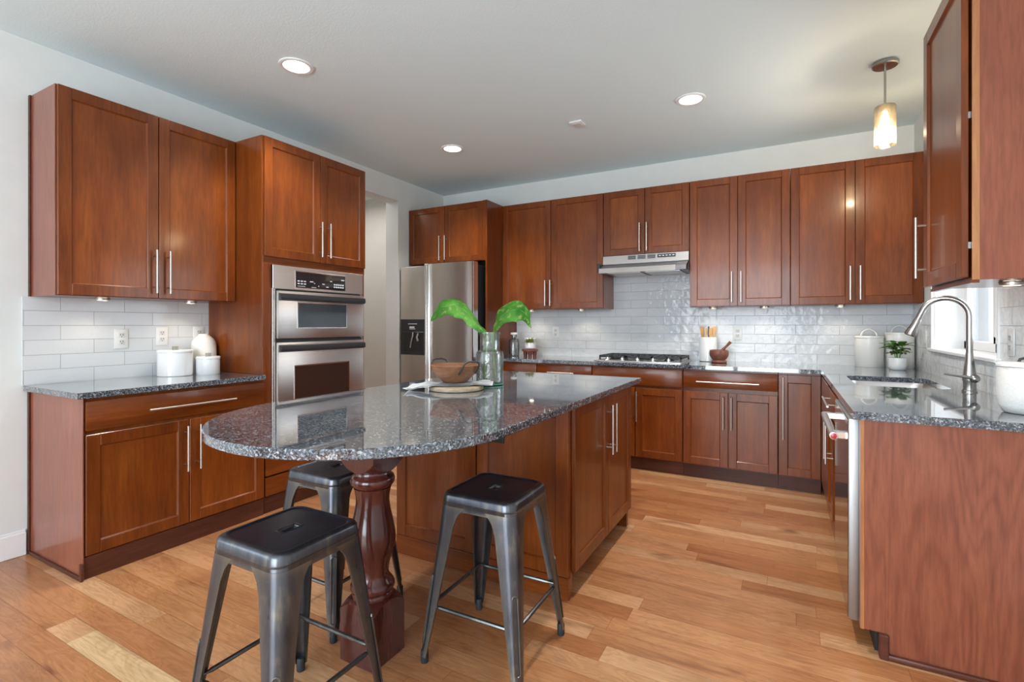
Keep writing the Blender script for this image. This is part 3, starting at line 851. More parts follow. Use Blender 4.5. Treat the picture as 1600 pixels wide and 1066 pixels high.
# -- window wall base run (fronts face the island)
t = thing('base_cabinet', 'blind corner cherry base cabinet beneath the lidded canisters', 'cabinet', (W - 0.012, -0.012, 0), -PI / 2, G_BASE)
MB().box(0.0, 0.95, -0.60, 0, 0.108, 0.883).box(0.95, 1.24, -0.60, 0, 0.108, 0.64).box(0.95, 1.24, -0.60, -0.56, 0.64, 0.883).build('body', 'wood', t)
B(0.62, 1.24, -0.56, 0, 0.0, 0.108).build('toe_board', 'toe', t)
B(0.632, 1.238, -0.632, -0.602, 0.116, 0.868, 0.002).build('filler_panel', 'wood', t)

t = thing('sink_cabinet', 'cherry sink base cabinet with a false drawer front and two doors, beside the dishwasher', 'cabinet', (W - 0.012, -1.254, 0), -PI / 2, G_BASE)
m = MB(); m.box(0, 0.02, -0.60, 0, 0.108, 0.64); m.box(0.66, 0.68, -0.60, 0, 0.108, 0.883); m.box(0.02, 0.66, -0.60, 0, 0.108, 0.13); m.box(0.02, 0.66, -0.02, 0, 0.13, 0.62)
m.box(0.02, 0.66, -0.60, -0.585, 0.13, 0.883); m.build('body', 'wood', t)
B(0.0, 0.68, -0.56, 0, 0.0, 0.108).build('toe_board', 'toe', t)
slab(t, 0.002, 0.678, 0.722, 0.868, -0.634, 0.37, 0.818, 0.40)
door(t, 0.002, 0.339, 0.116, 0.705, -0.634, 0.30, 0.60, 0.23)
door(t, 0.341, 0.678, 0.116, 0.705, -0.634, 0.42, 0.60, 0.23)

t = thing('dishwasher', 'stainless dishwasher with a thick tubular handle, next to the cabinet end panel', 'dishwasher', (W - 0.012, -1.938, 0), -PI / 2)
B(0.006, 0.592, -0.59, -0.02, 0.11, 0.872).build('body', 'darkgrey', t)
dd = B(0.003, 0.595, -0.642, -0.600, 0.095, 0.876, 0.003, 2).build('door', 'steel_edge', t)
B(0.010, 0.588, -0.6445, -0.641, 0.10, 0.87, 0.001).build('front_skin', 'dwsteel', dd)
m = MB(); m.tube([(0.03, -0.690, 0.80), (0.572, -0.690, 0.80)], 0.0145, 16); hd = m.build('handle', 'steel', dd)
for x in (0.055, 0.535): B(x - 0.014, x + 0.014, -0.690, -0.642, 0.785, 0.815, 0.003).build('handle_bracket', 'chrome', hd)
m = MB()
m.lathe([(0.0152, 0.0), (0.0152, 0.004), (0.012, 0.0055)], (0.572, -0.690, 0.80), 20, axis='x'); m.build('end_ring', 'chrome', hd)
m = MB(); m.lathe([(0.0115, 0.0), (0.0115, 0.0065), (0.008, 0.0075)], (0.572, -0.690, 0.80), 20, axis='x'); m.build('medallion', 'red', hd)
B(0.003, 0.595, -0.56, -0.54, 0.0, 0.10).build('kick_plate', 'black', t)

t = thing('end_panel', 'wide cherry end panel closing the counter run beside the dishwasher', 'panel', (0, 0, 0))
EY = -2.572
op = [(3.857, 0.092), (3.925, 0.092), (3.925, 0.0), (W - 0.012, 0.0), (W - 0.012, 0.883), (3.857, 0.883)]
MB().loft([[(x, EY + 0.028, z) for x, z in op], [(x, EY, z) for x, z in op]]).build('board', 'wood_end_wide', t)
m = MB(); m.box(3.855, 3.868, EY - 0.002, EY + 0.029, 0.090, 0.883, 0.001); m.build('edge_band', 'wood_edge', t)
m = MB(); m.box(3.925, W - 0.012, EY - 0.016, EY, 0.0, 0.022, 0.006, 2); m.box(3.912, 3.942, EY - 0.018, EY + 0.02, 0.0, 0.092, 0.004); m.build('shoe_moulding', 'toe', t)

# -- L-shaped counter with the sink cut-out
SK = rrect(3.945, 4.352, -1.60, -1.0, 0.07, 6)
L = [(1.006, -0.647), (3.832, -0.647), (3.832, -2.592), (W - 0.011, -2.592), (W - 0.011, -0.011), (1.006, -0.011)]
o = MB().holed(L, [SK], 0.884, 0.914).build('countertop', 'granite', smooth=False)
tag(o, 'long L-shaped dark granite counter holding the cooktop and the sink', 'countertop')

t = thing('sink', 'undermount stainless steel sink set into the L-shaped granite counter', 'sink', (0, 0, 0))
m = MB()
loops = []
for (ins, z) in ((-0.012, 0.8835), (0.004, 0.8835), (0.010, 0.86), (0.016, 0.72), (0.05, 0.70)):
    loops.append([(x, y, z) for x, y in rrect(3.945 + ins, 4.352 - ins, -1.60 + ins, -1.0 - ins, 0.065, 6)])
m.loft(loops, False, True); m.build('basin', 'steel', t, normals=True)
MB().lathe([(0.042, 0.0), (0.042, 0.004), (0.03, 0.005), (0.028, 0.001)], (4.15, -1.3, 0.70), 24).build('drain', 'chrome', t)

# -- faucet
fx, fy = 4.392, -1.665
t = thing('faucet', 'brushed nickel gooseneck kitchen faucet behind the sink by the window', 'faucet', (fx, fy, 0.914), 0)
MB().lathe([(0.030, 0), (0.030, 0.006), (0.026, 0.010), (0.0255, 0.050), (0.028, 0.056), (0.026, 0.075), (0.024, 0.10), (0.0165, 0.155), (0.0145, 0.19)], (0, 0, 0), 28).build('base', 'faucet', t)
dx, dy = -0.968, 0.25
R_ = 0.091; zc = 0.475 - 0.0135 - R_
pts = [(0, 0, 0.18), (0, 0, 0.25), (0, 0, zc)]
for i in range(1, 19):
    a = PI * 0.90 * i / 18
    q = R_ * (1 - math.cos(a)); pts.append((dx * q, dy * q, zc + R_ * math.sin(a)))
e1 = Vector(pts[-1]); dr = (Vector(pts[-1]) - Vector(pts[-2])).normalized()
pts.append(tuple(e1 + dr * 0.048))
MB().tube(pts, 0.0135, 16).build('spout', 'faucet', t)
e2 = e1 + dr * 0.045
MB().tube([tuple(e2), tuple(e2 + dr * 0.012), tuple(e2 + dr * 0.03), tuple(e2 + dr * 0.085), tuple(e2 + dr * 0.092)], 0.014, 18, True, [0.0145, 0.0165, 0.0165, 0.026, 0.023]).build('spray_head', 'faucet', t)
m = MB(); m.tube([(0.0, 0.0, 0.066), (0.010, -0.020, 0.067), (0.014, -0.030, 0.068), (0.018, -0.039, 0.068), (0.020, -0.044, 0.068)], 0.016, 18, True, [0.017, 0.019, 0.020, 0.016, 0.008])
m.build('valve', 'faucet', t)
MB().tube([(0.016, -0.034, 0.068), (-0.04, -0.038, 0.078), (-0.105, -0.036, 0.088)], 0.006, 10, True, [0.009, 0.0065, 0.0055]).build('lever', 'faucet', t)

# -- gas cooktop
t = thing('cooktop', 'five burner stainless gas cooktop with black grates, set on the granite', 'cooktop', (2.09, -0.57, 0.914), 0)
cwid, cdep = 0.762, 0.50
MB().prism(rrect(0, cwid, 0, cdep, 0.012, 3), 0.0, 0.010, 0.003).build('steel_top', 'steel', t)
for (bx, by, br) in ((0.14, 0.20, 0.04), (0.14, 0.38, 0.032), (0.38, 0.28, 0.052), (0.62, 0.20, 0.034), (0.62, 0.38, 0.042)):
    b_ = MB().lathe([(br * 1.3, 0.010), (br * 1.25, 0.016), (br, 0.018), (br, 0.026)], (bx, by, 0), 24).build('burner', 'darkgrey', t)
    MB().lathe([(br * 0.9, 0.026), (br * 0.95, 0.030), (br * 0.7, 0.034)], (bx, by, 0), 24).build('burner_cap', 'iron', b_)
for gx0, gx1 in ((0.018, 0.262), (0.266, 0.496), (0.500, 0.744)):
    m = MB()
    y0, y1, z0, z1 = 0.095, 0.485, 0.030, 0.050
    for y in (y0, y1 - 0.014, (y0 + y1) / 2 - 0.006): m.box(gx0, gx1, y, y + 0.013, z0, z1, 0.002)
    for x in (gx0, gx1 - 0.013, (gx0 + gx1) / 2 - 0.006): m.box(x, x + 0.013, y0, y1, z0, z1, 0.002)
    for x in (gx0, gx1 - 0.013):
        for y in (y0, y1 - 0.013): m.box(x, x + 0.013, y, y + 0.013, 0.0095, z0 + 0.002)
    for x in (gx0 + 0.06, gx1 - 0.07):
        m.box(x, x + 0.010, y0 + 0.02, y0 + 0.16, z0 + 0.004, z1, 0.002); m.box(x, x + 0.010, y1 - 0.16, y1 - 0.02, z0 + 0.004, z1, 0.002)
    m.build('grate', 'iron', t)
for kx in (0.115, 0.249, 0.383, 0.517, 0.648):
    k_ = MB().lathe([(0.021, 0.010), (0.021, 0.013), (0.0165, 0.016), (0.0155, 0.034), (0.013, 0.037)], (kx, 0.045, 0), 22).build('knob', 'chrome', t)
    B(kx - 0.0045, kx + 0.0045, 0.030, 0.060, 0.030, 0.044, 0.002).build('knob_grip', 'chrome', k_)

# ------------------------------------------------------------------ island
ix0, ix1, iy0, iy1 = 1.745, 2.750, -2.762, -1.815
t = thing('island_cabinet', 'cherry island cabinet with two doors facing the sink and panelled end behind the stools', 'cabinet', (0, 0, 0))
m = MB(); m.box(ix0, ix1 - 0.07, iy0, iy1, 0.0, 0.108); m.box(ix0, ix1, iy0, iy1, 0.108, 0.883, 0.001)
m.box(ix1 - 0.07, ix1, iy0, iy0 + 0.03, 0.0, 0.108, 0.001); m.box(ix1 - 0.07, ix1, iy1 - 0.03, iy1, 0.0, 0.108, 0.001)
m.build('body', 'wood', t)
# panelled end (faces the stools)
for a, b in ((ix0 - 0.002, 2.257), (2.262, ix1 + 0.002)):
    door(t, a, b, 0.100, 0.883, iy0 - 0.022, frame=0.062, name='end_panel')
B(ix0 - 0.002, ix1 + 0.002, iy0 - 0.024, iy0, 0.0, 0.100, 0.002).build('base_board', 'wood_x', t)
side = bpy.data.objects.new('door_side', None)
ROT = Matrix.Translation((ix1 - 0.0, iy0, 0)) @ Matrix.Rotation(PI / 2, 4, 'Z')
# doors on the sink side: local x runs along +y, front faces +x


def side_door(x0, x1, hx):
    d = door(t, x0, x1, 0.112, 0.872, -0.021, hx, 0.685, 0.262, frame=0.055)
    d.matrix_local = ROT
    return d


side_door(0.012, 0.500, 0.640 - 0.0)if False else side_door(0.012, 0.500, 0.648 - 0.18)
side_door(0.503, 0.945, 0.535)
bpy.data.objects.remove(side)
o = thing('outlet_cover', 'black electrical outlet on the island end panel under the granite overhang', 'outlet', (2.380, iy0 - 0.0118, 0.728))
B(-0.036, 0.036, -0.006, -0.0005, -0.06, 0.06, 0.003, 2).build('plate', 'black', o)
m = MB()
for z in (-0.022, 0.022): m.lathe([(0.015, 0.0), (0.015, 0.002)], (0, -0.008, z), 16, axis='y')
m.build('socket_face', 'darkgrey', o)

cx_, cy_, r_ = 2.265, -3.472, 0.56
out_ = [(cx_ + r_, -1.79), (cx_ - r_, -1.79)]
for i in range(0, 65):
    a = PI + PI * i / 64
    out_.append((cx_ + r_ * math.cos(a), cy_ + r_ * math.sin(a)))
o = MB().prism(out_, 0.8842, 0.914, 0.003).build('island_countertop', 'granite', ang=25)
tag(o, 'polished dark granite island counter with a rounded end over the stools', 'countertop')

# -- turned island post
t = thing('island_post', 'turned dark mahogany post carrying the rounded end of the island counter', 'post', (2.238, -3.468, 0), 0)


def block(z_flat, f, flip=False):
    hb = 0.0825; n = 64
    base, rings = [], []
    for i in range(n):
        a = 2 * PI * (i + 0.5) / n; c, s_ = math.cos(a), math.sin(a)
        k = hb / max(abs(c), abs(s_)); base.append((c * k, s_ * k))
    # sharpen corners
    for q in range(4):
        idx = min(range(n), key=lambda i: (base[i][0] - (hb if q in (0, 3) else -hb)) ** 2 + (base[i][1] - (hb if q in (0, 1) else -hb)) ** 2)
        base[idx] = ((hb if q in (0, 3) else -hb), (hb if q in (0, 1) else -hb))
    top = [[(x * u, y * u, f(math.hypot(x * u, y * u))) for x, y in base] for u in (1.0, 0.93, 0.86, 0.78, 0.6)]
    return MB().loft([[(x, y, z_flat) for x, y in base]] + top, True, True)


fb = lambda r: 0.226 - max(0.0, r - 0.070) ** 1.5 * 3.6
block(0.0, fb).build('base_block', 'mahogany', t, ang=30)
ft = lambda r: 0.692 + max(0.0, r - 0.068) ** 1.4 * 3.4
block(0.8838, ft).build('top_block', 'mahogany', t, ang=30)
prof = [(0.055, 0.215), (0.070, 0.220), (0.0755, 0.230), (0.072, 0.242), (0.068, 0.245), (0.076, 0.249), (0.0815, 0.258), (0.081, 0.270), (0.073, 0.283), (0.062, 0.296), (0.0585, 0.312),
        (0.062, 0.34), (0.072, 0.375), (0.082, 0.41), (0.0855, 0.435), (0.083, 0.465), (0.075, 0.505), (0.066, 0.545), (0.0615, 0.575), (0.062, 0.60), (0.067, 0.625), (0.070, 0.633),
        (0.066, 0.634), (0.074, 0.640), (0.081, 0.650), (0.0825, 0.662), (0.078, 0.674), (0.070, 0.680), (0.066, 0.684), (0.066, 0.705)]
MB().lathe(prof, (0, 0, 0), 48).build('turned_shaft', 'mahogany', t, ang=60)


# ------------------------------------------------------------------ stools
def make_stool(label):
    t = thing('metal_stool', label, 'stool', (0, 0, 0), 0, 'backless metal stools around the rounded island end')
    SZ, n = 0.62, 10
    hs = 0.152

    def rr(h, r, z, m_=n):
        return [(x, y, z) for x, y in rrect(-h, h, -h, h, r, m_)]
    # skirted seat: field with hand slot, rolled rim, skirt
    N = 4 * (n + 1)

    def stad(a, b, z):
        o_ = []
        for p in rr(1.0, 0.5, 0):
            ang = math.atan2(p[1], p[0]); c, s_ = math.cos(ang), math.sin(ang)
            L = b - a
            if abs(c) > 1e-6 and abs(a * s_ / c) <= L: o_.append((math.copysign(a, c), a * s_ / abs(c), z)); continue
            q = L * abs(s_)                       # ray against the round end centred at (0, L)
            k = q + math.sqrt(max(0.0, q * q - (L * L - a * a)))
            o_.append((k * c, k * s_, z))
        return o_
    m = MB()
    m.loft([stad(0.0190, 0.054, SZ - 0.0025), stad(0.0200, 0.055, SZ - 0.0025),
            rr(hs - 0.040, 0.030, SZ - 0.0025), rr(hs - 0.0262, 0.034, SZ - 0.0025), rr(hs - 0.025, 0.034, SZ - 0.0025), rr(hs - 0.021, 0.036, SZ + 0.0005), rr(hs - 0.019, 0.036, SZ + 0.001)], False, False)
    m.build('seat_top', 'seattop', t, ang=28)
    MB().loft([stad(0.0130, 0.048, SZ - 0.022), stad(0.0130, 0.048, SZ - 0.005), stad(0.0150, 0.050, SZ - 0.0012), stad(0.0178, 0.0528, SZ - 0.0008), stad(0.0192, 0.0542, SZ - 0.0025)], False, False).build('slot_lip', 'gunmetal', t, ang=60)
    m = MB()
    m.loft([rr(hs - 0.019, 0.036, SZ + 0.001), rr(hs - 0.012, 0.038, SZ + 0.001), rr(hs - 0.004, 0.040, SZ - 0.003), rr(hs, 0.041, SZ - 0.010),
            rr(hs + 0.002, 0.042, SZ - 0.030), rr(hs + 0.0035, 0.043, SZ - 0.031), rr(hs + 0.0035, 0.043, SZ - 0.034), rr(hs + 0.002, 0.043, SZ - 0.036), rr(hs + 0.005, 0.044, SZ - 0.058), rr(hs + 0.002, 0.042, SZ - 0.058), rr(hs - 0.003, 0.040, SZ - 0.012)], False, False)
    m.build('seat_skirt', 'gunmetal', t, ang=50)
    foot = 0.196
    for sx in (-1, 1):
        for sy in (-1, 1):
            m = MB(); rings = []
            for u, wl, rc in ((0.0, 0.112, 0.042), (0.03, 0.098, 0.042), (0.06, 0.086, 0.041), (0.12, 0.076, 0.040), (0.3, 0.066, 0.036), (0.55, 0.053, 0.031), (0.8, 0.039, 0.026), (0.955, 0.030, 0.022)):
                z = SZ - 0.045 - u * (SZ - 0.045)
                h = (hs + 0.004) + (foot - hs - 0.004 + 0.014) * u
                th = 0.0035
                path = [(h - wl, h)]
                for i in range(7):
                    a = PI / 2 - PI / 2 * i / 6
                    path.append((h - rc + rc * math.cos(a), h - rc + rc * math.sin(a)))
                path.append((h, h - wl))
                inner = [(h - wl, h - th * 2.2)]
                rc2 = rc - th
                for i in range(7):
                    a = PI / 2 - PI / 2 * i / 6
                    inner.append((h - rc + rc2 * math.cos(a), h - rc + rc2 * math.sin(a)))
                inner.append((h - th * 2.2, h - wl))
                loop = path + list(reversed(inner))
                rings.append([(sx * x, sy * y, z) for x, y in loop])
            m.loft(rings)
            lg = m.build('leg', 'gunmetal', t, ang=50)
            # pressed groove on the outer corner
            def outer(u, q=0.0):
                z = SZ - 0.045 - u * (SZ - 0.045); h = (hs + 0.004) + (foot - hs - 0.004 + 0.014) * u; rc = 0.040 - 0.018 * u
                k = h - rc + rc * math.cos(PI / 4)
                tq = q / math.sqrt(2)
                return (sx * (k + tq), sy * (k - tq), z)
            g = MB(); pt = []
            for i in range(9): pt.append(outer(0.46 + 0.40 * i / 8, 0.0095))
            for i in range(5):
                a = PI * i / 4; pt.append(outer(0.865 + 0.014 * math.sin(a), 0.0095 * math.cos(a)))
            for i in range(9): pt.append(outer(0.86 - 0.40 * i / 8, -0.0095))
            for i in range(1, 4):
                a = PI * i / 4; pt.append(outer(0.46 - 0.016 * math.sin(a), -0.0095 * math.cos(a)))
            pt.append(pt[0])
            g.tube(pt, 0.0030, 6); g.build('pressed_bead', 'gunmetal', lg)
            f = foot - 0.004
            MB().lathe([(0.0135, 0.0), (0.0145, 0.004), (0.0145, 0.042), (0.012, 0.046)], (sx * f, sy * f, 0), 14).build('foot_cap', 'rubber', lg)
    zb = 0.205
    hb = (hs + 0.004) + (foot - hs + 0.01) * (1 - (zb / (SZ - 0.045))) - 0.014
    for a, b in (((-1, -1), (1, -1)), ((-1, 1), (1, 1)), ((-1, -1), (-1, 1)), ((1, -1), (1, 1))):
        m = MB(); p = Vector((a[0] * hb, a[1] * hb, zb)); q = Vector((b[0] * hb, b[1] * hb, zb))
        d = (q - p).normalized(); pts_ = []
        m.tube([p, p + d * 0.03, p + d * 0.042, q - d * 0.042, q - d * 0.03, q], 0.007, 8, True, [0.0035, 0.0045, 0.0075, 0.0075, 0.0045, 0.0035])
        m.build('crossbar', 'gunmetal', t)
    m = MB()
    for z in (SZ - 0.085,):
        k = hs - 0.016
        m.tube([(-k, -k, z), (k, k, z)], 0.005, 6); m.tube([(-k, k, z), (k, -k, z)], 0.005, 6)
    m.build('under_brace', 'gunmetal', t)
    return t


s1 = make_stool('gunmetal stool nearest the viewer, in front of the mahogany post')
s1.location = (2.27, -3.853, 0)
for (x, y, rz, lab) in ((2.628, -3.215, 0.02, 'gunmetal stool standing against the panelled end of the island'),
                        (1.862, -3.30, 0, 'gunmetal stool half hidden behind the mahogany post, toward the oven tower')):
    c = copy_tree(s1); c.location = (x, y, 0); c.rotation_euler = (0, 0, rz); c['label'] = lab

# ------------------------------------------------------------------ things on the island
R = Vector((0.8769, 0.4808, 0)); F = Vector((-0.4808, 0.8769, 0)); Z = Vector((0, 0, 1))
bc = Vector((2.145, -2.79, 0.914))
o = MB().lathe([(0.128, 0.0), (0.136, 0.003), (0.138, 0.011), (0.136, 0.019), (0.130, 0.022)], (0, 0, 0), 56).build('serving_board', 'boardwood'); o.location = bc
tag(o, 'round pale wooden serving board under the striped towel on the island', 'board')
# folded towel lying over the board, one end trailing on the granite
t = thing('towel', 'folded white linen towel with thin grey stripes under the wooden bowl', 'towel', (bc.x, bc.y, 0.9365), 0)


def towel_pt(u, w):
    # u along R (-.255 .. .17), w along F
    r = math.hypot(u, w)
    drop = 0.0 if u > -0.15 else (-0.0155 * min(1, (-0.15 - u) / 0.06))
    fold = (0.0075 * math.sin(u * 34 + w * 26) + 0.004 * math.sin(u * 71 - w * 15)) * min(1.0, max(0.05, (abs(u) - 0.055) / 0.06)) * 0.6 + 0.006
    return R * u + F * (w + 0.02 * math.sin(u * 9)) + Z * (fold + drop)


for layer in range(2):
    rows = []
    for i in range(41):
        u = -0.250 + (0.435 - 0.03 * layer) * i / 40 + 0.014 * layer
        hw0 = 0.085 - 0.010 * layer
        rows.append([tuple(towel_pt(u, -hw0 + 2 * hw0 * j / 16 + 0.03 * (u + 0.05)) + Z * (0.006 * layer)) for j in range(17)])
    MB().grid(rows, 0.004).build('cloth_layer', 'towel', t, ang=60)
st_ = MB()
for j0 in (2, 4, 11, 13):
    hw0 = 0.075
    rows = []
    for i in range(41):
        u = -0.236 + 0.405 * i / 40
        rows.append([tuple(towel_pt(u, -hw0 + 2 * hw0 * (j0 + q) / 16 + 0.03 * (u + 0.05)) + Z * 0.0068) for q in (0, 0.35)])
    st_.grid(rows)
st_.build('stripes', 'towelstripe', t)
# bowl
t = thing('wooden_bowl', 'wide turned wooden bowl with black iron handles on the folded towel', 'bowl', (bc.x - 0.008, bc.y, 0.951), 0)
MB().lathe([(0.045, 0.0), (0.060, 0.002), (0.100, 0.040), (0.118, 0.066), (0.126, 0.088), (0.121, 0.090), (0.110, 0.068), (0.088, 0.036), (0.052, 0.010), (0.02, 0.007)], (0, 0, 0), 44).build('vessel', 'bowlwood', t, ang=50)
for sg in (1, -1):
    dv = (Vector((0.109, -0.036, 0)).normalized() * sg); pv = Vector((-dv.y, dv.x, 0))
    pts = []
    for q, o_, z in ((-0.052, 0.100, 0.048), (-0.052, 0.118, 0.066), (-0.050, 0.132, 0.088), (-0.040, 0.140, 0.105), (-0.020, 0.143, 0.111), (0.02, 0.143, 0.111), (0.040, 0.140, 0.105), (0.050, 0.132, 0.088), (0.052, 0.118, 0.066), (0.052, 0.100, 0.048)):
        pts.append(tuple(dv * o_ + pv * q + Z * z))
    MB().tube(pts, 0.0042, 8).build('handle', 'iron', t)
# glass vase with two leaves
vx, vy = 2.185, -2.53
t = thing('glass_vase', 'tall clear glass bottle vase on the island behind the bowl', 'vase', (vx, vy, 0.914), 0)
ov = [(0.066, 0.0), (0.074, 0.004), (0.0755, 0.02), (0.0755, 0.165), (0.072, 0.180), (0.060, 0.186), (0.0535, 0.192), (0.053, 0.268), (0.057, 0.272), (0.057, 0.286)]
iv = [(0.052, 0.286), (0.049, 0.27), (0.049, 0.194), (0.056, 0.183), (0.067, 0.176), (0.0705, 0.164), (0.0705, 0.018), (0.06, 0.012)]
MB().lathe(ov + iv, (0, 0, 0), 44).build('glass_body', 'vase', t, ang=50)
MB().lathe([(0.064, 0.0005), (0.0765, 0.004), (0.0765, 0.010), (0.064, 0.009)], (0, 0, 0), 44).build('foot_rim', 'vaserim', t)


def leaf(name, label, mid, widths, side, tilt, stem_pts):
    t = thing(name, label, 'leaf', (vx, vy, 0.914))
    P = [R * a + F * f + Z * (z - 0.914) for a, f, z in mid]
    # resample
    Q, Wd = [], []
    for i in range(len(P) - 1):
        for k in range(5):
            u = k / 5
            p0, p1, p2, p3 = P[max(i - 1, 0)], P[i], P[i + 1], P[min(i + 2, len(P) - 1)]
            Q.append(0.5 * ((2 * p1) + (p2 - p0) * u + (2 * p0 - 5 * p1 + 4 * p2 - p3) * u * u + (3 * p1 - p0 - 3 * p2 + p3) * u ** 3))
            Wd.append(widths[i] * (1 - u) + widths[i + 1] * u)
    Q.append(P[-1]); Wd.append(widths[-1])
    rows = []
    for i, (q, w) in enumerate(zip(Q, Wd)):
        tg = (Q[min(i + 1, len(Q) - 1)] - Q[max(i - 1, 0)]).normalized()
        sv = (F * -math.cos(tilt) + Z * math.sin(tilt)); sv = (sv - tg * sv.dot(tg)).normalized()
        nv = tg.cross(sv).normalized()
        if nv.z < 0: nv = -nv
        rows.append([tuple(q + sv * (w * s_) + nv * (-0.24 * w * abs(s_) ** 1.4 * 1.0 + 0.003 * math.sin(i * 0.9 + s_ * 4))) for s_ in (-1, -0.75, -0.5, -0.25, 0, 0.25, 0.5, 0.75, 1)])
    b = MB().grid(rows, 0.0012).build('blade', 'bigleaf', t, ang=70)
    MB().tube([tuple(q - Z * 0.0005) for q in Q], 0.0025, 6, True, [0.0042 * (1 - 0.8 * i / len(Q)) for i in range(len(Q))]).build('midrib', 'stem', t)
    MB().tube([tuple(R * a + F * f + Z * (z - 0.914)) for a, f, z in stem_pts], 0.0035, 8).build('stem', 'stem', t)
    return t


leaf('cut_leaf', 'long variegated green leaf arching out of the vase over the wooden bowl',
     [(-0.016, 0, 1.197), (-0.045, -0.005, 1.215), (-0.085, -0.01, 1.262), (-0.135, -0.015, 1.318), (-0.195, -0.02, 1.345), (-0.245, -0.02, 1.338), (-0.285, -0.025, 1.305), (-0.318, -0.03, 1.262)],
     [0.008, 0.030, 0.052, 0.066, 0.068, 0.058, 0.038, 0.002], R, 0.80, [(-0.016, 0, 1.20), (-0.018, 0.0, 1.10), (-0.03, 0.0, 0.95)])
leaf('cut_leaf', 'shorter variegated green leaf in the vase drooping toward the cooktop side',
     [(0.018, 0, 1.197), (0.034, 0, 1.235), (0.065, -0.005, 1.288), (0.115, -0.01, 1.318), (0.165, -0.015, 1.322), (0.202, -0.02, 1.290), (0.226, -0.02, 1.225)],
     [0.008, 0.036, 0.060, 0.072, 0.078, 0.066, 0.004], R, 0.85, [(0.018, 0, 1.20), (0.018, 0.01, 1.10), (0.03, 0.01, 0.95)])

# ------------------------------------------------------------------ things on the counters


def canister(name, label, x, y, r, h, z=0.914, mat='white', knob=None, cat='canister', group=None, lidh=0.016):
    t = thing(name, label, cat, (x, y, z), 0, group)
    MB().lathe([(r * 0.97, 0), (r, 0.004), (r, h - lidh), (r * 0.96, h - lidh)], (0, 0, 0), 44).build('jar', mat, t)
    ld = MB().lathe([(r * 0.96, h - lidh + 0.0008), (r * 1.03, h - lidh + 0.001), (r * 1.03, h - 0.004), (r * 0.98, h)], (0, 0, 0), 44).build('lid', mat, t)
    if knob == 'square':
        B(-0.013, 0.013, -0.013, 0.013, h, h + 0.022, 0.002).build('lid_knob', 'concrete', ld)
    elif knob == 'strap':
        m = MB(); pts = []
        for i in range(9):
            a = PI * i / 8; pts.append((0.052 * math.cos(a) * (0.75 + 0.25 * abs(math.cos(a))), 0.0, h - 0.002 + 0.055 * math.sin(a)))
        m.tube(pts, 0.006, 8); m.build('lid_handle', mat, ld)
    return t


canister('canister', 'wide short white lidded canister on the short granite counter', 0.150, -3.088, 0.098, 0.166, knob='square', group='white canisters by the oven tower')
canister('canister', 'small white lidded canister standing before the white jug', 0.247, -2.934, 0.069, 0.118, knob='square', group='white canisters by the oven tower')
t = thing('ceramic_jug', 'tall white bottle-shaped jug behind the small lidded canister', 'jug', (0.098, -2.878, 0.914))
MB().lathe([(0.072, 0), (0.076, 0.005), (0.076, 0.185), (0.072, 0.208), (0.058, 0.232), (0.040, 0.248), (0.032, 0.256), (0.030, 0.264), (0.024, 0.264), (0.024, 0.25)], (0, 0, 0), 44).build('vessel', 'cream', t, ang=50)

# utensil crock
cx0, cy0 = 3.0, -0.125
t = thing('utensil_crock', 'white ceramic crock of wooden utensils beside the cooktop', 'crock', (cx0, cy0, 0.914))
MB().lathe([(0.068, 0), (0.074, 0.005), (0.074, 0.205), (0.070, 0.216), (0.064, 0.216), (0.066, 0.200), (0.066, 0.02), (0.03, 0.012)], (0, 0, 0), 40).build('vessel', 'white', t, ang=50)
ut = [(-0.045, 0.012, -0.05, 0.019, 'bamboo', 'wooden spatula with a pierced blade, outermost in the crock beside the cooktop'), (-0.016, -0.012, -0.01, 0.012, 'bamboo', 'slim wooden spoon in the crock beside a dark utensil'),
      (0.002, 0.018, 0.02, 0.008, 'darkspoon', 'dark brown utensil in the middle of the white crock'), (0.020, -0.010, 0.06, 0.018, 'bamboo', 'broad wooden turner rising from the white crock'),
      (0.042, 0.014, 0.12, 0.017, 'bamboo', 'wooden spatula leaning toward the mortar from the crock')]
for (ux, uy, ln, wd_, mt, lab) in ut:
    t = thing('cooking_utensil', lab, 'utensil', (cx0 + ux * 0.55, cy0 + uy, 0.934), 0, 'utensils in the white crock')
    m = MB()
    h = 0.275 + uy * 0.5
    rg = []
    for z, w_, th in ((0.0, 0.006, 0.005), (0.17, 0.006, 0.005), (0.205, wd_ * 0.62, 0.004), (0.225, wd_ * 0.80, 0.0035), (h, wd_ * 0.80, 0.003), (h + 0.008, wd_ * 0.6, 0.003)):
        x = ux * 0.5 * z / 0.2
        rg.append([(x - w_, -th, z), (x + w_, -th, z), (x + w_, th, z), (x - w_, th, z)])
    m.loft(rg); m.build('paddle', mt, t, smooth=False)
# mortar and pestle
t = thing('mortar', 'dark wooden mortar on the granite beside the white crock', 'mortar', (3.104, -0.252, 0.914))
MB().lathe([(0.058, 0), (0.064, 0.006), (0.062, 0.018), (0.052, 0.026), (0.062, 0.036), (0.076, 0.062), (0.079, 0.085), (0.074, 0.108), (0.066, 0.110), (0.066, 0.085), (0.05, 0.045), (0.02, 0.035)], (0, 0, 0), 40).build('vessel', 'mortar', t, ang=50)
pe = thing('pestle', 'wooden pestle leaning in the mortar beside the crock', 'pestle', (3.104, -0.252, 0.914))
MB().tube([(-0.016, 0, 0.066), (0.01, 0.0, 0.09), (0.055, 0, 0.140), (0.078, 0, 0.165), (0.092, 0, 0.181)], 0.012, 14, True, [0.019, 0.015, 0.010, 0.012, 0.013]).build('rod', 'mortar', pe)

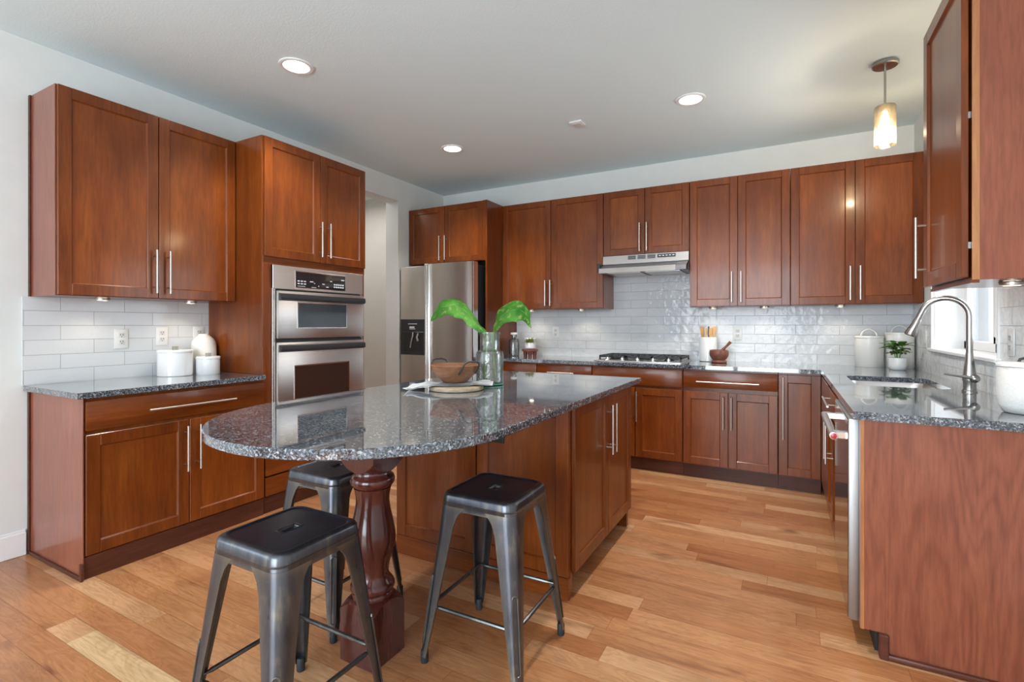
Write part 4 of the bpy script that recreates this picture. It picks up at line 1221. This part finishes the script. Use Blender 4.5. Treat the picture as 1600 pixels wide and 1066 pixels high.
# lidded canisters in the corner + plant
canister('canister', 'cream enamel canister with a strap handle on its lid, nearer the cooktop', 4.176, -0.125, 0.092, 0.240, mat='whitemetal', knob='strap', group='lidded canisters in the corner')
canister('canister', 'taller cream enamel canister behind the potted plant in the corner', 4.368, -0.113, 0.090, 0.268, mat='whitemetal', knob='strap', group='lidded canisters in the corner')
px_, py_ = 4.318, -0.355
t = thing('potted_plant', 'small leafy plant in a white pot before the corner canisters', 'plant', (px_, py_, 0.914))
MB().lathe([(0.042, 0), (0.048, 0.004), (0.054, 0.03), (0.054, 0.088), (0.048, 0.088), (0.048, 0.07), (0.02, 0.068)], (0, 0, 0), 36).build('pot', 'white', t, ang=50)
MB().lathe([(0.0475, 0.07), (0.0475, 0.078), (0.02, 0.08)], (0, 0, 0), 24).build('soil', 'soil', t)


def leaf_mesh(m, base, d, ln, wd_, droop, n=6):
    d = Vector(d).normalized(); sv = d.cross(Z)
    sv = sv.normalized() if sv.length > 1e-3 else Vector((1, 0, 0))
    rows = []
    for i in range(n + 1):
        u = i / n
        w_ = wd_ * math.sin(PI * min(0.999, u * 0.93 + 0.07)) ** 0.8 if i < n else 0.0008
        p = Vector(base) + d * (ln * u) - Z * (droop * u * u)
        rows.append([tuple(p - sv * w_ + Z * w_ * 0.25), tuple(p), tuple(p + sv * w_ + Z * w_ * 0.25)])
    m.grid(rows)


st = MB(); fo = MB(); rng = random.Random(5)
for k in range(5):
    a = k * 2 * PI / 5 + 0.3
    tip = (0.028 * math.cos(a), 0.028 * math.sin(a), 0.15 + 0.05 * rng.random())
    st.tube([(0.012 * math.cos(a), 0.012 * math.sin(a), 0.075), (0.02 * math.cos(a), 0.02 * math.sin(a), 0.12), tip], 0.0025, 6)
    for j in range(9):
        b = rng.random() * 2 * PI; zz = 0.11 + (tip[2] - 0.10) * rng.random()
        f_ = (zz - 0.075) / (tip[2] - 0.075)
        leaf_mesh(fo, (0.012 * math.cos(a) + f_ * 0.016 * math.cos(a), 0.012 * math.sin(a) + f_ * 0.016 * math.sin(a), zz), (math.cos(b), math.sin(b), 0.25 + 0.5 * rng.random()), 0.058 + 0.048 * rng.random(), 0.018 + 0.009 * rng.random(), 0.02 + 0.02 * rng.random())
st.build('stem', 'stem', t); fo.build('foliage', 'leaf', t, ang=70, normals=False)

# textured crock by the outlet
t = thing('lidded_crock', 'textured white lidded jar beneath the slightly open cabinet', 'jar', (4.385, -2.335, 0.914))
MB().lathe([(0.052, 0), (0.062, 0.004), (0.074, 0.03), (0.079, 0.07), (0.079, 0.150), (0.076, 0.172), (0.070, 0.172)], (0, 0, 0), 48).build('jar', 'mug', t, ang=50)
MB().lathe([(0.071, 0.1725), (0.081, 0.174), (0.081, 0.182), (0.070, 0.188), (0.02, 0.191)], (0, 0, 0), 48).build('lid', 'white', t)
MB().tube([(-0.018, 0, 0.189), (-0.014, 0, 0.20), (0, 0, 0.205), (0.014, 0, 0.20), (0.018, 0, 0.189)], 0.005, 8).build('lid_handle', 'iron', t)

# stoppered bottle, small jar, succulent on its stand, by the refrigerator panel
t = thing('stopper_bottle', 'clear glass stopper bottle against the refrigerator side panel', 'bottle', (1.105, -0.265, 0.914))
MB().lathe([(0.048, 0), (0.056, 0.004), (0.057, 0.02), (0.057, 0.150), (0.050, 0.172), (0.026, 0.186), (0.024, 0.215), (0.028, 0.218), (0.020, 0.22), (0.019, 0.19), (0.05, 0.160), (0.053, 0.14), (0.053, 0.012), (0.03, 0.008)], (0, 0, 0), 36).build('glass_body', 'bottle', t, ang=50)
MB().lathe([(0.018, 0.205), (0.019, 0.221), (0.034, 0.223), (0.036, 0.238), (0.026, 0.244)], (0, 0, 0), 28).build('stopper', 'white', t)
MB().tube([(0.025, -0.005, 0.20), (0.034, -0.01, 0.19), (0.034, -0.01, 0.16), (0.02, -0.02, 0.15)], 0.0025, 6).build('wire_clasp', 'chrome', t)
canister('canister', 'plain white jar tucked between the stopper bottle and the succulent', 1.235, -0.145, 0.060, 0.185, mat='white')
t = thing('riser_stand', 'small reddish wooden pedestal stand under the succulent pot', 'stand', (1.362, -0.40, 0.914))
MB().lathe([(0.070, 0.058), (0.080, 0.062), (0.081, 0.078), (0.078, 0.083), (0.02, 0.084)], (0, 0, 0), 36).build('top', 'redstand', t)
for a in (0.5, 0.5 + PI / 2, 0.5 + PI, 0.5 + 1.5 * PI):
    MB().lathe([(0.019, 0.0), (0.017, 0.012), (0.022, 0.04), (0.020, 0.0605)], (0.046 * math.cos(a), 0.046 * math.sin(a), 0), 16).build('leg', 'redstand', t)
t = thing('succulent_pot', 'succulent in a white rounded pot on the reddish pedestal stand', 'plant', (1.362, -0.40, 0.9985))
MB().lathe([(0.034, 0), (0.048, 0.004), (0.052, 0.014), (0.048, 0.04), (0.041, 0.062), (0.036, 0.062), (0.036, 0.052), (0.01, 0.05)], (0, 0, 0), 32).build('pot', 'white', t, ang=50)
fo = MB(); rng = random.Random(9)
for k in range(70):
    b = rng.random() * 2 * PI; e = rng.random()
    leaf_mesh(fo, (0.018 * math.cos(b) * e, 0.018 * math.sin(b) * e, 0.052), (math.cos(b), math.sin(b), 0.35 + 1.0 * (1 - e)), 0.050 + 0.028 * rng.random(), 0.010, 0.012 * e)
fo.build('foliage', 'succulent', t, ang=70, normals=False)


# ------------------------------------------------------------------ outlets, lights, ceiling
def outlet(label, loc, rz, group='white outlet covers on the tile'):
    t = thing('outlet_cover', label, 'outlet', loc, rz, group)
    p = B(-0.0365, 0.0365, -0.006, -0.0005, -0.060, 0.060, 0.003, 2).build('plate', 'whiteplastic', t)
    for z in (-0.021, 0.021):
        f = B(-0.0165, 0.0165, -0.0085, -0.0055, z - 0.0145, z + 0.0145, 0.004, 2).build('socket_face', 'outletface', p)
    m = MB()
    for z in (-0.021, 0.021):
        for x in (-0.0065, 0.0065): m.box(x - 0.0016, x + 0.0016, -0.0092, -0.008, z - 0.001, z + 0.009)
        m.lathe([(0.0028, 0.0), (0.0028, 0.0008)], (0, -0.0092, z - 0.008), 10, axis='y')
    m.build('slots', 'slot', p)
    return t


outlet('white outlet on the tile farthest from the oven tower', (0.010, -3.328, 1.155), PI / 2)
outlet('white outlet on the tile above the wide short canister', (0.010, -3.10, 1.166), PI / 2)
outlet('white outlet on the tile partly hidden by the white jug', (0.010, -2.865, 1.168), PI / 2)
outlet('white outlet on the back tile between the succulent and the cooktop', (1.472, -0.010, 1.158), 0)
outlet('white outlet on the back tile above the mortar', (3.231, -0.010, 1.165), 0)
outlet('white outlet on the window wall tile above the textured jar', (W - 0.010, -1.935, 1.165), -PI / 2)
t = thing('light_switch', 'white switch plate on the tile between corner canisters and window', 'switch', (W - 0.010, -0.43, 1.14), -PI / 2)
B(-0.0365, 0.0365, -0.006, -0.0005, -0.06, 0.06, 0.003, 2).build('plate', 'whiteplastic', t)
B(-0.016, 0.016, -0.010, -0.0055, -0.032, 0.032, 0.003).build('rocker', 'outletface', t)

CAN = [((1.045, -2.875), 'recessed can light nearest the double oven side of the viewer'), ((1.044, -1.281), 'recessed can light over the floor before the refrigerator'), ((3.035, -1.282), 'recessed can light between island and corner cabinets')]
for i, ((x, y), lab) in enumerate(CAN):
    if i == 0:
        lab = 'largest recessed can light, on the ceiling before the oven tower'
        c0 = thing('can_light', lab, 'ceiling light', (x, y, H), 0, 'recessed can lights')
        MB().lathe([(0.098, -0.0005), (0.098, -0.006), (0.090, -0.010), (0.074, -0.006), (0.074, -0.0005)], (0, 0, 0), 44).build('trim_ring', 'trim', c0, ang=50)
        MB().lathe([(0.0735, -0.0008), (0.0735, -0.0035)], (0, 0, 0), 36).build('lens', 'canlight', c0)
    else:
        c = copy_tree(c0); c.location = (x, y, H); c['label'] = lab
for (x, y) in [p for p, _ in CAN] + [(3.03, -2.875)]:
    l = bpy.data.lights.new('can_beam', 'SPOT'); l.energy = 85; l.color = (1.0, 0.96, 0.91); l.spot_size = math.radians(125); l.spot_blend = 0.6; l.shadow_soft_size = 0.07
    lo = bpy.data.objects.new('can_beam', l); lo.location = (x, y, H - 0.02); COL.objects.link(lo)
t = thing('ceiling_plate', 'small square white cover plate on the ceiling', 'ceiling plate', (2.207, -1.277, H))
B(-0.05, 0.05, -0.05, 0.05, -0.012, -0.0005, 0.004).build('cover', 'trim', t)
B(-0.03, 0.03, -0.03, 0.03, -0.016, -0.0115, 0.002).build('grille', 'outletface', t)

# pendant over the sink
t = thing('pendant_light', 'small seeded glass cylinder pendant lamp hanging over the sink side', 'pendant lamp', (4.12, -1.234, H))
MB().lathe([(0.064, -0.0005), (0.066, -0.004), (0.066, -0.020), (0.060, -0.026), (0.02, -0.028)], (0, 0, 0), 40).build('canopy', 'faucet', t)
MB().tube([(0, 0, -0.026), (0, 0, -0.255)], 0.006, 12).build('rod', 'faucet', t)
MB().lathe([(0.012, -0.25), (0.020, -0.256), (0.020, -0.285), (0.014, -0.29)], (0, 0, 0), 24).build('socket', 'faucet', t)
sh = MB(); sh.lathe([(0.012, -0.259), (0.050, -0.258), (0.054, -0.266), (0.054, -0.490), (0.051, -0.490), (0.051, -0.268), (0.048, -0.262), (0.012, -0.262)], (0, 0, 0), 40)
sh.build('glass_shade', 'shade', t, ang=50)
MB().lathe([(0.010, -0.290), (0.015, -0.315), (0.021, -0.350), (0.0225, -0.38), (0.017, -0.412), (0.006, -0.425)], (0, 0, 0), 24).build('bulb', 'filament', t, ang=60)
l = bpy.data.lights.new('pendant_glow', 'POINT'); l.energy = 13; l.color = (1.0, 0.88, 0.72); l.shadow_soft_size = 0.012
lo = bpy.data.objects.new('pendant_glow', l); lo.location = (4.12, -1.234, H - 0.448); COL.objects.link(lo)

# puck lights under the wall cabinets
PUCK = [(0.20, -3.50, 'under-cabinet puck light over the short granite counter, farther from the oven tower'), (0.20, -3.02, 'under-cabinet puck light above the white jug and canisters'),
        (1.28, -0.20, 'under-cabinet puck light above the succulent stand'), (1.83, -0.20, 'under-cabinet puck light between succulent and range hood'), (3.05, -0.20, 'under-cabinet puck light above the utensil crock'),
        (3.45, -0.20, 'under-cabinet puck light above the long drawer, past the mortar'), (3.98, -0.20, 'under-cabinet puck light above the gap beside the corner canisters'),
        (4.30, -2.50, 'under-cabinet puck light with dark housing above the textured jar')]
p0 = None
for x, y, lab in PUCK:
    if p0 is None:
        p0 = c = thing('puck_light', lab, 'under-cabinet light', (x, y, ZB), 0, 'puck lights under the wall cabinets')
        MB().lathe([(0.034, -0.0015), (0.035, -0.004), (0.033, -0.014), (0.024, -0.016), (0.024, -0.0015)], (0, 0, 0), 30).build('housing', 'nickel', c)
        MB().lathe([(0.0235, -0.002), (0.0235, -0.013)], (0, 0, 0), 24).build('lens', 'puck', c)
    else:
        c = copy_tree(p0); c.location = (x, y, ZB); c['label'] = lab
    if y < -2.1 and x > 4: c.location.z = ZB - 0.0
    l = bpy.data.lights.new('puck_beam', 'SPOT'); l.energy = 2.2; l.color = (1.0, 0.89, 0.72); l.spot_size = math.radians(140); l.spot_blend = 0.7; l.shadow_soft_size = 0.02
    lo = bpy.data.objects.new('puck_beam', l); lo.location = (x, y, ZB - 0.02); COL.objects.link(lo)
